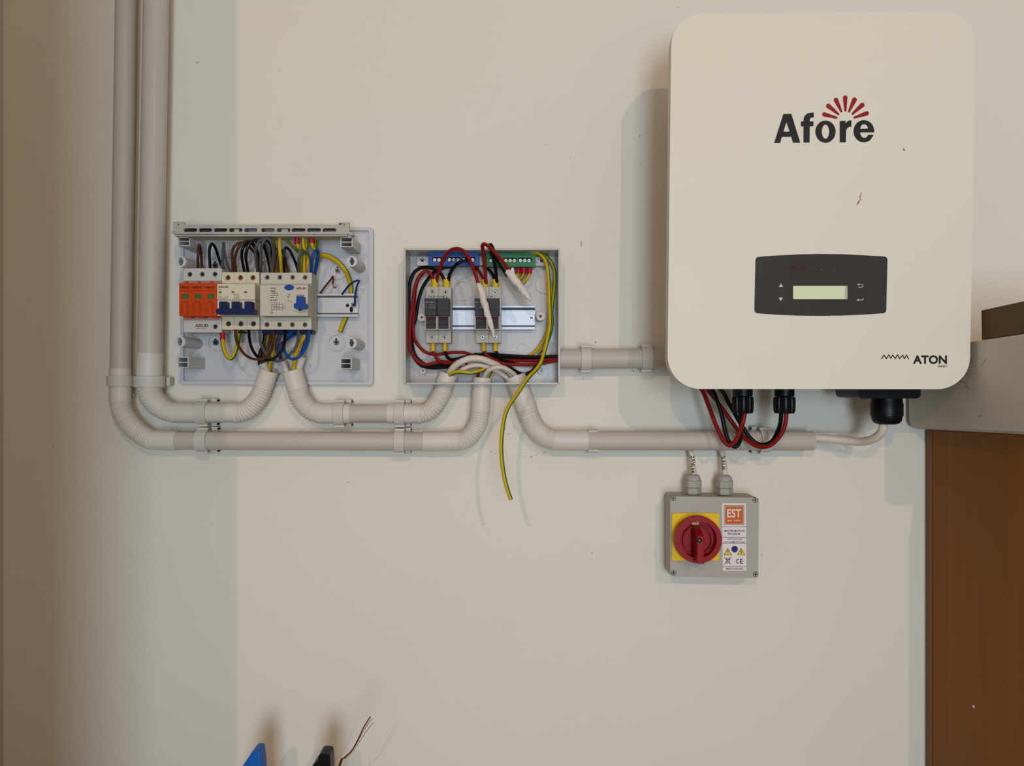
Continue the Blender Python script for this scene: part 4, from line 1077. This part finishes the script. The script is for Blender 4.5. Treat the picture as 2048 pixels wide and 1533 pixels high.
W = [
 ('brown wire in a narrow loop above the surge arrester', M_brnw, 2.7, [(396, 541), (396.2, 508), (398.7, 490), (402, 508), (404.5, 541)], (.045, .055, .03, .026), T),
 ('black wire leaning over from the surge arrester to the breaker', M_blkw, 2.8, [(421, 541), (418.7, 508), (420.4, 493), (424.8, 488), (431, 496.5), (436.4, 513), (441, 528), (447, 540), (450, 548)], (.045, .055, .035, .026), T),
 ('grey wire in a tight tall loop between surge arrester and breaker', M_gryw, 2.8, [(443.6, 540), (446, 502), (447.3, 485.5), (449.2, 507), (455, 530), (460, 543), (462, 550)], (.045, .058, .04, .026), T),
 ('outer brown wire arching from the breaker to the grey device', M_brnw, 2.8, [(466.6, 550), (464.7, 524.4), (464.2, 508), (468, 494.4), (476.5, 487.6), (484, 486.3), (493.7, 490), (502.3, 497.6), (511, 508.3), (517, 521), (519.5, 548)], (.045, .058, .05, .03), T),
 ('inner brown wire arching just inside the outer brown one', M_brnw, 2.8, [(472.4, 550), (470, 524.4), (471, 510.5), (476.5, 496.5), (485, 487), (493.7, 483), (502, 484.5), (509, 492), (515, 505), (518.5, 520), (521, 548)], (.05, .066, .056, .034), T),
 ('black wire with the left shoulder lowest among the black arches', M_blkw, 2.9, [(490, 550), (486, 529.8), (483.5, 513.7), (485, 498), (491.6, 489.2), (500, 485.8), (507, 491), (515, 505), (520, 522), (522.5, 548)], (.05, .068, .06, .036), T),
 ('black wire arching widest across the top of the breakers', M_blkw, 3.0, [(497, 550), (493.7, 529.8), (491.6, 516), (493.7, 500), (500, 487), (509.8, 481.2), (519.5, 480.6), (526, 489), (532.4, 506), (537.7, 526.6), (541.5, 550)], (.055, .074, .066, .04), T),
 ('thick black wire bent behind the grey arches', M_blkw, 3.4, [(512, 484), (521.6, 480), (532.4, 479.6), (539.5, 486), (543.6, 498), (544.7, 514), (545, 550)], (.046, .05, .046, .034), T),
 ('lower grey wire arching between the black wires', M_gryw, 2.8, [(516, 550), (512, 524.4), (510.9, 506), (513, 492), (518.4, 482.6), (525, 480.4), (531, 487), (537, 502), (541, 522), (544, 548)], (.055, .076, .07, .042), T),
 ('higher grey wire arching over all the others', M_gryw, 2.9, [(522.4, 550), (521.6, 524.4), (522, 503), (524.9, 487), (531.3, 478.4), (537.7, 478.6), (543, 486), (546, 498), (547, 520), (547.5, 548)], (.058, .08, .074, .046), T),
 ('slim olive wire dropping straight from the terminal carrier', M_olvw, 2.6, [(545.3, 470), (546.6, 486), (547.6, 498), (546.4, 514), (545.4, 550)], (.058, .062, .05), T),
 ('plain yellow wire dropping straight from the terminal carrier', M_yelw, 3.6, [(559.2, 469), (559.2, 496.5), (561.4, 520), (563.2, 550)], (.06, .062, .048), T),
 ('brown wire bowed in a low arch behind the yellow wire', M_brnw, 2.5, [(547.6, 550), (549.6, 519), (553, 503), (559, 499), (565, 503), (571, 520), (576.6, 550)], (.052, .058, .05, .036), T),
 ('dark olive-grey wire beside the yellow wire over the grey device', mat('olive_grey_insulation', (62, 64, 46), .45), 2.9, [(556, 550), (555.5, 524.4), (556, 508), (553, 500), (549, 494), (546, 480)], (.046, .05, .046), T),
 ('black wire leaning over the grey device alone', M_blkw, 2.7, [(569.4, 550), (567.8, 524.4), (568.4, 503), (572, 495.6), (578.6, 500), (586, 513.7), (592.5, 530), (598, 550)], (.056, .064, .056, .04), T),
 ('olive wire running slanting down from the terminal carrier', M_olvw, 3.1, [(566, 473), (579.6, 487), (590.4, 498), (596, 503.5)], (.058, .05, .04), T),
 ('grey wire arching low beside the blue loop', M_gryw, 2.6, [(597.6, 550), (596.8, 524.4), (599, 511.6), (605.4, 504.3), (614, 507), (620, 516), (622, 530), (622.5, 550)], (.052, .058, .05, .036), T),
 ('olive wire standing under the grey arch beside a yellow one', M_olvw, 2.6, [(602, 550), (602.4, 528), (604, 512), (607.6, 503), (611, 499)], (.048, .05, .046), T),
 ('yellow wire standing under the grey arch', M_yelw, 2.8, [(608.6, 550), (608.4, 528), (608.4, 512), (610, 500)], (.044, .046, .042), T),
 ('short yellow wire bent behind the grey arch', M_yelw, 4.0, [(611, 540), (614.5, 528), (616, 521), (613, 512)], (.034, .036, .034), T),
 ('blue wire in a slim loop at the end of the grey device', M_bluw, 3.3, [(622, 550), (623.7, 524.4), (628, 506), (632.3, 500.5), (635.8, 504), (635, 519), (632.3, 535), (629, 550)], (.055, .06, .045, .03), T),
]
for lab, m, r, pts, ds, grp in W:
    q_ = Dp_(pts, ds)
    q_ = [(x, y, min(dd, .041) if y > 536 else (min(dd, .05) if y > 529 else dd)) for x, y, dd in q_]
    wire(lab, m, r, q_, grp)
wire('yellow-green wire with red ferrule curling away below the terminal carrier', YG, 3.2, [(594, 484, .062), (595, 492, .062), (598.5, 497, .058), (603, 499.5, .05), (607, 498, .042)], T, (20, 150), [((594, 470, .062), (594.2, 488, .062), 5.6)])
wire('yellow-green wire hanging in a short loop between two red ferrules', YG, 3.3, [(606, 469, .062), (606.4, 487, .064), (608, 497, .063), (611, 499.3, .06), (613.8, 493, .056), (613.2, 478, .054), (613, 469, .054)], T, (30, 160))
wire('yellow-green wire with red ferrule hooking back up beside the blue loop', YG, 3.6, [(623, 482, .062), (624, 492, .062), (628, 497.6, .058), (631.6, 491, .05), (631.4, 480, .046), (630, 470, .044)], T, (30, 160), [((623.2, 470, .062), (623.4, 486, .062), 5.5)])
wire('stiff yellow-green earth conductor curving past the rail screw and cut off below the rail', YG, 4.7, [(625, 513, .018), (640, 511.5, .021), (653.6, 512, .022), (668, 518.8, .023), (681.7, 530, .023), (693, 545.7, .020), (699.7, 565, .0145), (702, 580, .0106), (701, 600, .0098), (697.5, 620, .0098), (692.3, 634, .0122), (685.5, 649, .017), (680, 664, .020)], 'loose wires around the bare rail end', (-160, -40))
ww = wire('thin brown wire with bared hooked end above the rail', M_brnw, 1.9, [(640, 587, .024), (652, 571, .026), (662, 559, .028), (665.5, 553.5, .030), (666.5, 557, .031), (665.5, 568, .032)], 'loose wires around the bare rail end')
g = G(); g.tube([(665.5, 567, .032), (666.5, 573, .032), (669, 576, .032), (672, 575, .033), (672.5, 571.5, .033)], ml(1.0, .03), n=8); obj('bare_end', g, M_copper, ww)
wire('thin blue wire bent in a peak over the rail end', M_dblw, 2.0, [(684, 589, .022), (690, 581, .025), (698.5, 570.4, .03), (709.8, 563, .034), (716, 561.5, .035), (718, 563.5, .034), (714, 571.6, .031), (711, 587, .027), (710, 598, .024), (709.6, 612, .0215)], 'loose wires around the bare rail end')
# below the breakers
wire('yellow-green wire with red ferrule hanging in a U under the surge arrester', YG, 4.1, Dp_([(445.2, 676), (445.5, 684), (447.8, 698), (453, 711), (460, 717.5), (467, 713), (473, 698), (476.5, 682), (479, 668), (480, 658)], (.048, .052, .045, .034)), B, (15, 120), [((445.2, 666, .048), (445.2, 682, .048), 5.1)])
W = [
 ('brown wire hanging in the widest loop under the breakers', M_brnw, 2.7, [(471, 655), (472, 677), (477.6, 693), (488.3, 708), (501, 716.6), (515, 719.3), (529, 716.6), (540, 706), (545.8, 690), (547, 655)], (.046, .062, .074, .066, .046), B),
 ('black wire hanging in a wide loop between breaker and grey device', M_blkw, 3.0, [(497.5, 655), (499, 679), (504.4, 698.3), (515, 713.8), (531.3, 720.4), (545.3, 718.7), (557, 710), (565.7, 696), (569.4, 680), (569.5, 655)], (.046, .06, .068, .062, .046), B),
 ('grey wire hanging in a wide loop between breaker and grey device', M_gryw, 2.9, [(519.5, 655), (520.6, 682), (526, 697), (533.5, 710), (543, 718.7), (556, 722.7), (569, 718.7), (581.8, 708), (592.5, 692), (596.8, 675), (597.5, 655)], (.046, .052, .058, .058, .046), B),
 ('blue wire hanging in a round loop under the grey device', M_bluw, 3.0, [(618.8, 655), (616, 682), (609.7, 699.4), (599, 713.4), (587, 718.7), (576.4, 714.4), (569.3, 702.6), (568, 688), (572, 676), (581.8, 667), (586, 658)], (.046, .066, .064, .048, .036), B),
 ('dark blue wire slanting across under the grey device', M_dblw, 2.7, [(594, 668), (583, 673.5), (574.3, 679), (562, 688.7), (557.3, 700.5), (560, 712), (566, 722)], (.034, .036, .036), B),
 ('dark slate wire bowed left under the grey device', mat('slate_insulation', (48, 54, 66), .45), 3.0, [(561.8, 664), (555, 684), (553, 698), (557, 710), (562, 720)], (.03, .034, .038), B),
 ('black wire bundle slanting into the white sheath below the breakers', M_blkw, 4.2, [(531, 662), (528, 688), (521.8, 704), (519, 717), (520, 730)], (.028, .034, .038), B),
 ('dark olive wire among the strands over the elbow mouth', M_olvw, 3.4, [(537, 662), (535, 680), (532, 698), (528, 716), (527, 730)], (.028, .032, .034), B),
 ('second brown wire running down behind the brown loop', M_brnw, 3.0, [(541, 660), (539, 682), (534, 698), (527, 712), (524, 728)], (.036, .044, .04), B),
 ('blue wire tucked behind the round blue loop', M_dblw, 2.8, [(612, 662), (610, 684), (605, 700), (600, 714), (598, 724)], (.034, .036, .034), B),
]
for lab, m, r, pts, ds, grp in W: wire(lab, m, r, Dp_(pts, ds), grp)
wire('yellow-green earth wire dropping into the elbow under the breakers', YG, 3.8, Dp_([(547, 672), (546.4, 693), (544, 710), (540, 725), (538, 740), (537, 752)], (.03, .036, .036, .03)), B, (20, 160))
wire('bright yellow wire slanting into the elbow mouth under the grey device', M_yelw, 4.2, Dp_([(614, 664), (609, 673), (601, 685.4), (594, 700.5), (590.4, 714.4), (588.4, 727.3), (588, 742), (589, 754)], (.03, .04, .046, .036)), B)
SH = 'white sheathed cables'
def sheath(label, r, pts, grp=SH): return cable('sheathed_cable', label, pts, ml(r, pts[0][2]), M_cablew, 'cable', grp)
sheath('white cable sheath standing in the elbow joined to the wide riser', 8.5, [(526, 726, .036), (530, 738, .034), (534, 756, .032)])
sheath('slim white cable sheath leaning out between the two elbow mouths', 5.4, [(566.5, 722, .032), (570, 733, .031), (576, 752, .031)])
sheath('broad white cable sheath in the elbow beside the blue loop', 8.0, [(604, 714, .034), (601, 724, .034), (596, 742, .032), (594.5, 756, .031)])

# ---------------------------------------------------------------- wires of the fuse tray
K = 'red and black wires coiled in the fuse tray'
E = 'yellow-green earth wires in the fuse tray'
def fw(label, m, pts, ds, r=3.0, ferr=None): return wire(label, m, r, Dp_(pts, ds), K, None, ferr, fm=M_ferry)
fw('red wire coiled outermost along the tray wall from the first fuse holder', M_redw, [(867.5, 572), (866, 560), (861.6, 549), (854, 543.6), (846, 545), (836.5, 556), (830, 574), (827, 595), (824, 616), (821.5, 635), (819.4, 659), (819, 686), (822, 703), (830, 718), (842, 727), (853, 729.6), (866.5, 727), (884, 724), (900, 724.8), (918, 722), (935, 728)], (.036, .040, .040, .040, .034, .03, .024), 3.4)
fw('red wire coiled inside the outermost red one', M_redw, [(869, 568), (864, 552), (857, 544), (849, 544.5), (836, 559), (831, 579), (829, 600), (827.7, 626), (826, 653), (829, 677.7), (838, 693), (850, 704), (864, 708.7), (880, 709), (895.4, 706.5), (911, 705.4), (927.5, 705.6), (938.6, 708.7), (950, 713)], (.032, .034, .034, .03, .026, .022, .018), 3.2)
o = fw('red wire arching high over the blue terminal strip into a taped end', M_redw, [(873, 572), (873.6, 560), (877, 544.7), (884.6, 523.8), (894, 507), (904.4, 499.3), (914.8, 497.6), (925, 501), (933.6, 509.6), (943, 527), (950, 547), (956.6, 567), (961, 580)], (.037, .045, .06, .072, .078, .082, .086), 3.6, [((869.8, 559.5, .0375), (869.8, 575, .0375), 7.8)])
fw('dark red wire dropping from behind the blue strip into a fuse holder', M_redw, [(944, 524), (950, 531), (956.6, 540.5), (962.8, 551), (967, 562), (968, 572)], (.015, .024, .036), 3.0)
fw('red wire bent sharply above the tray edge and down to a taped end', M_redw, [(971.5, 572), (971.4, 560), (969.8, 532), (967, 506), (964.6, 493), (967, 488.6), (974, 490.6), (984.4, 500), (997, 513.4), (1008.4, 527), (1021, 542.6), (1028, 552)], (.037, .05, .066, .076, .082, .084), 3.7, [((969.8, 559.5, .0375), (969.8, 575, .0375), 6.6)])
fw('black wire bent sharply above the tray edge beside the red one', M_blkw, [(993.3, 572), (993.3, 560), (991.7, 542.6), (988.6, 523.8), (982.3, 501), (979, 492), (981.6, 489.6), (985.5, 496), (990, 510), (997, 525), (1008, 542.6), (1016, 554)], (.037, .05, .062, .070, .074, .078), 3.4, [((991.3, 559.5, .0375), (991.3, 575, .0375), 7.6)])
fw('black wire slipping from behind the green strip into a fuse holder', M_blkw, [(964, 530), (976, 538.4), (984.4, 548), (988.6, 560), (989.5, 572)], (.014, .026, .037), 3.0)
fw('black wire arching outermost along the tray wall from the second fuse holder', M_blkw, [(890.5, 572), (888, 560), (884.6, 552), (877, 543.7), (866.8, 538), (854, 534.8), (841.8, 536.4), (829, 544.7), (821, 561.4), (818, 584.4), (817.5, 610.5), (818, 640), (820, 680), (827, 712), (838, 728), (850, 734), (866.5, 736.4), (884.3, 735.3), (900, 734), (922, 732)], (.037, .036, .030, .026, .022, .02, .02), 3.4)
fw('black wire slanting down behind the first fuse holder', M_blkw, [(905, 534), (890, 535), (872, 542.6), (858.5, 555), (846, 574), (838.6, 594.8), (834.4, 615.7), (831, 638), (827, 653), (824, 680), (828, 706), (840, 722), (858, 732), (880, 731), (902, 730)], (.012, .016, .02, .018, .016, .015, .015), 3.4)
fw('black wire arching from the second fuse holder across the blue strip', M_blkw, [(896.3, 572), (897, 560), (900, 547.8), (908.5, 534), (919, 525), (929.4, 521.8), (937.8, 522), (945, 530), (952, 541)], (.037, .044, .052, .05, .040), 3.4, [((893.4, 559.5, .0375), (893.4, 575, .0375), 7.8)])
fw('red wire leaving the bottom of the first fuse holder', M_redw, [(866, 688), (866, 703), (871, 714), (878.7, 722), (888.7, 726), (900, 726.5), (915, 722), (930, 716)], (.036, .034, .03, .022), 3.2, [((866, 684, .036), (866, 702.8, .036), 4.6)])
fw('black wire leaving the bottom of the second fuse holder towards the conduit', M_blkw, [(890, 688), (890.4, 703), (894.3, 714), (903, 719.8), (914, 718.7), (925, 715.5), (944, 711.5), (966, 709), (985, 709), (1005, 711), (1050, 713.5), (1083, 713.8), (1112, 713), (1119, 713)], (.036, .032, .024, .022, .026, .03, .03), 3.3, [((889.9, 684, .036), (889.9, 702.8, .036), 4.6)])
fw('red wire leaving the bottom of the third fuse holder in a low sweep', M_redw, [(967.4, 688), (968.9, 703), (974.4, 712), (986.6, 720), (1000, 725.6), (1016.5, 728.9), (1038.7, 730), (1061, 730), (1083, 727.6), (1112, 722), (1119, 721)], (.036, .038, .040, .040, .034, .03), 3.2, [((967, 684, .036), (968, 702.8, .036), 4.8)])
fw('black wire stub leaving the bottom of the fourth fuse holder', M_blkw, [(991, 688), (992.7, 703), (996.6, 712), (1003, 719), (1014, 724), (1030, 727)], (.036, .032, .024), 3.2, [((990.6, 684, .036), (991.2, 702.8, .036), 4.8)])
fw('red wire lying straight under the black ones towards the conduit', M_redw, [(944, 714), (975, 719), (1005.5, 720.2), (1027.6, 721.4), (1061, 722), (1083, 721), (1105, 719), (1119, 718)], (.014, .02, .03, .03), 3.2)
fw('second black wire running straight to the sideways conduit', M_blkw, [(948, 709), (975, 711), (1005, 715.5), (1050, 717.5), (1083, 717.5), (1112, 716.5), (1119, 716)], (.012, .016, .022, .027), 3.2)
fw('black wire sagging in a loop above the tray rim', M_blkw, [(1005, 725), (1016.5, 733), (1027.6, 741), (1038.7, 747), (1049.8, 749), (1061, 745), (1069.8, 737.6), (1077, 729), (1092, 723)], (.014, .016, .018, .02), 3.8)
def yw(label, pts, ds, r=3.1, stripe=(30, 165), ferr=None): return wire(label, YG, r, Dp_(pts, ds), E, stripe, ferr)
yw('long yellow-green wire hanging out of the tray with a cut free end', [(1036, 510), (1041.8, 506.5), (1054, 504.3), (1068, 504.3), (1081.5, 509.5), (1091, 521.7), (1096, 542.6), (1098, 574), (1099, 605), (1100, 634), (1099.7, 653), (1094.6, 681), (1087.5, 708.7), (1080.9, 727.6), (1069.8, 742), (1055.4, 757), (1038.7, 782), (1021.8, 806), (1011, 828), (1004.9, 859), (1002.4, 895), (1004.9, 931.4), (1009.7, 960), (1016.5, 984.6), (1022, 1000)], (.022, .034, .040, .042, .046, .052, .074, .11, .135, .145, .15), 3.9, (-150, -15))
yw('yellow-green wire curving closest to the tray wall, green side out', [(1068, 511), (1080, 508), (1095, 514.5), (1104, 527), (1109.5, 542.6), (1110, 563.5), (1108.3, 584.4), (1106.3, 600), (1104, 626), (1105, 640), (1103, 660), (1097, 680), (1088, 696), (1077.5, 707)], (.016, .022, .028, .03, .026, .02), 3.0, (-160, -10))
yw('yellow-green wire branching towards the rail behind the long one', [(1098, 560), (1103, 585), (1103, 610), (1101, 632), (1097, 655), (1088.6, 678), (1077.5, 695.4), (1065, 708), (1050, 716), (1036, 724), (1026, 731)], (.018, .02, .022, .018, .012), 3.2, (-160, -60))
yw('yellow-green wire with red ferrule under the green strip, curving inwards', [(1047.5, 546), (1046, 552), (1041, 559), (1033, 565)], (.028, .026, .02), 3.0, (-160, -30), [((1047.4, 530, .027), (1047.4, 548.3, .027), 5.4)])
yw('yellow-green wire with red ferrule at the end of the green strip', [(1059, 546), (1057.5, 552), (1053, 559), (1045, 566), (1036, 571)], (.028, .027, .02), 3.0, (-160, -60), [((1059, 530, .027), (1059, 548.3, .027), 5.0)])
yw('yellow-green wire with red ferrule half hidden by the tape', [(1036, 546), (1035, 553), (1030, 561)], (.024, .022, .018), 3.0, (-160, -60), [((1036.5, 530, .024), (1036.5, 547, .024), 5.2)])
yw('short yellow-green wire lying across the mouth of the fuse tray elbow', [(893, 758), (898.7, 750.5), (908.7, 745.5), (922, 744.3), (938.6, 746.2), (953, 744), (966, 740), (974, 735)], (.034, .046, .05, .046, .036), 3.9, (15, 120))
yw('yellow-green wire dropping into the middle elbow mouth of the tray', [(990, 738), (986, 746), (981, 757), (978, 768)], (.03, .032, .03), 3.0, (20, 160))
fw('red wire dropping into the middle elbow mouth of the tray', M_redw, [(962, 738), (958, 744), (956, 753), (956.5, 768)], (.022, .026, .028), 3.2)
sheath('thick white cable arching over the elbow mouths in the fuse tray', 6.6, [(893, 764, .03), (899, 747, .036), (906, 736, .044), (919, 725.6, .05), (936.5, 718.4, .052), (952, 717, .052), (968, 719.9, .05), (985, 727, .044), (1002, 734, .036), (1018, 744, .030), (1028, 757, .028), (1033, 768, .028)])
sheath('slim white cable arching under the thick one in the fuse tray', 4.4, [(903, 764, .026), (913, 749, .034), (923, 740.8, .042), (939, 733.2, .044), (955, 730.6, .044), (972, 733.5, .042), (985, 738.8, .04), (998.4, 745.4, .038), (1011.6, 754.6, .034), (1022, 768, .03)])
sheath('slim white cable bridging the middle and side elbow mouths', 4.5, [(966, 770, .034), (968.8, 755, .04), (973.4, 745.4, .048), (982.6, 738.3, .054), (994.5, 735.2, .056), (1007.7, 736.4, .054), (1018, 741.4, .05), (1027.4, 748, .042), (1033, 756, .036), (1037, 770, .030)])

def taped(label, pts, flap=None):
    w = [P(x, y, d) for x, y, d, _ in pts]; rr = [ml(r, d) for _, _, d, r in pts]
    L = [0.0]
    for a, b in zip(w, w[1:]): L.append(L[-1] + (b - a).length)
    def rf(s, tot):
        t = s / tot * L[-1]
        for i in range(len(L) - 1):
            if t <= L[i + 1] + 1e-9:
                k = (t - L[i]) / (L[i + 1] - L[i]); return rr[i] * (1 - k) + rr[i + 1] * k
        return rr[-1]
    g = G(); g.tube([p[:3] for p in pts], .005, n=18, sub=10, rf=rf)
    for i, v in enumerate(g.v):
        nn = noise.noise_vector(v * 160) * .0014 + noise.noise_vector(v * 420) * .0007
        g.v[i] = v + nn
    if flap: g.prism(flap[0], flap[1], flap[1] + .0006)
    return tag(obj('tape_wrap', g, M_tape, smooth=50), label, 'tape', 'white tape wrapped round bare wire ends')
taped('white tape wrapped round a wire end, hanging down over the fuse holders', [(957, 567, .086, 5), (960, 574, .087, 6.8), (964.6, 589.6, .089, 7.8), (969.8, 610.5, .091, 7), (975, 628.9, .092, 5.6), (981.5, 648.8, .092, 5.4), (986, 664, .092, 3.8), (988.5, 676, .092, 1.5)])
taped('white tape wrapped round a paired red and black wire end, pointing towards the bare rail', [(1017, 543, .081, 7.8), (1022, 550, .083, 9), (1032.4, 564.5, .086, 8), (1039, 573, .088, 7.2), (1044, 579, .088, 7), (1050, 587, .089, 6.4), (1055.6, 593, .09, 5.8), (1060.4, 601.5, .091, 2.4)],
      ([(1022.4, 545), (1023, 536.5), (1025, 534.8), (1027.5, 538), (1028.4, 543), (1027, 548)], .086))

# ------------------------------------------------------------------ things at the lower edge, standing on a bench
zt_ = ZC - 0.585
tb = thing('work_bench', 'wooden work bench pushed against the wall below the equipment', 'bench', (-0.2, -0.2, 0))
wbox('bench_top', -0.62, 0.42, -0.34, -0.012, zt_ - .03, zt_, M_table, tb, bevel=.002)
for x in (-0.60, 0.36):
    for y in (-0.33, -0.06): wbox('leg', x, x + .04, y, y + .04, 0, zt_ - .03, M_table, tb, bevel=.002)
def handle_tool(name, label, poly, d0, d1, m):
    root = thing(name, label, 'tool', (P(poly[0][0], 1533, (d0 + d1) / 2).x, -(d0 + d1) / 2, zt_))
    g = G(); g.prism(poly, d0, d1); obj('tip', g, m, root, bevel=.002, seg=3)
    return root
zpx = lambda d: 766.5 + (.585 * F / (D - d))
b_ = zpx(.14) - .3
blu = handle_tool('blue_tool', 'blue angular plastic tool tip standing up from the bench', [(507, 1502.5), (519, 1503), (523, 1533), (526, b_), (448, b_), (486, 1532), (503.5, 1506)], .118, .14, mat('tool_blue', (20, 92, 170), .4))
bl2 = handle_tool('black_tool', 'black rounded tool handle standing up from the bench', rquad([(638, 1508), (659.5, 1509), (661, 1533), (664, b_), (610, b_), (624.6, 1533), (636, 1520)], [7, 7, 0, 0, 0, 3, 5], 5), .118, .14, M_black)
sc_ = thing('stripped_cable', 'bundle of thin copper strands sticking up from the bench', 'wire', (P(678, 1533, .13).x, -.13, zt_))
bz = zpx(.13)
for i, (pts, r) in enumerate([([(640, bz - .5, .13), (678, 1533, .13), (688, 1517, .13), (703.7, 1501.6, .13), (717, 1478, .13), (727, 1456.6, .13), (740.8, 1434, .13)], 1.3),
                             ([(643, bz - .5, .131), (680, 1533, .131), (690, 1517, .131), (706, 1500, .131), (722, 1472, .132), (735, 1450, .133), (745, 1438.5, .134)], .55),
                             ([(646, bz - .5, .129), (681, 1533, .129), (692, 1517, .129), (709, 1499, .128), (726, 1474, .127), (738, 1456, .126), (748, 1446, .126)], .5)]):
    g = G(); g.tube(pts, ml(r, .13), n=8); obj('strand', g, M_copper, sc_)
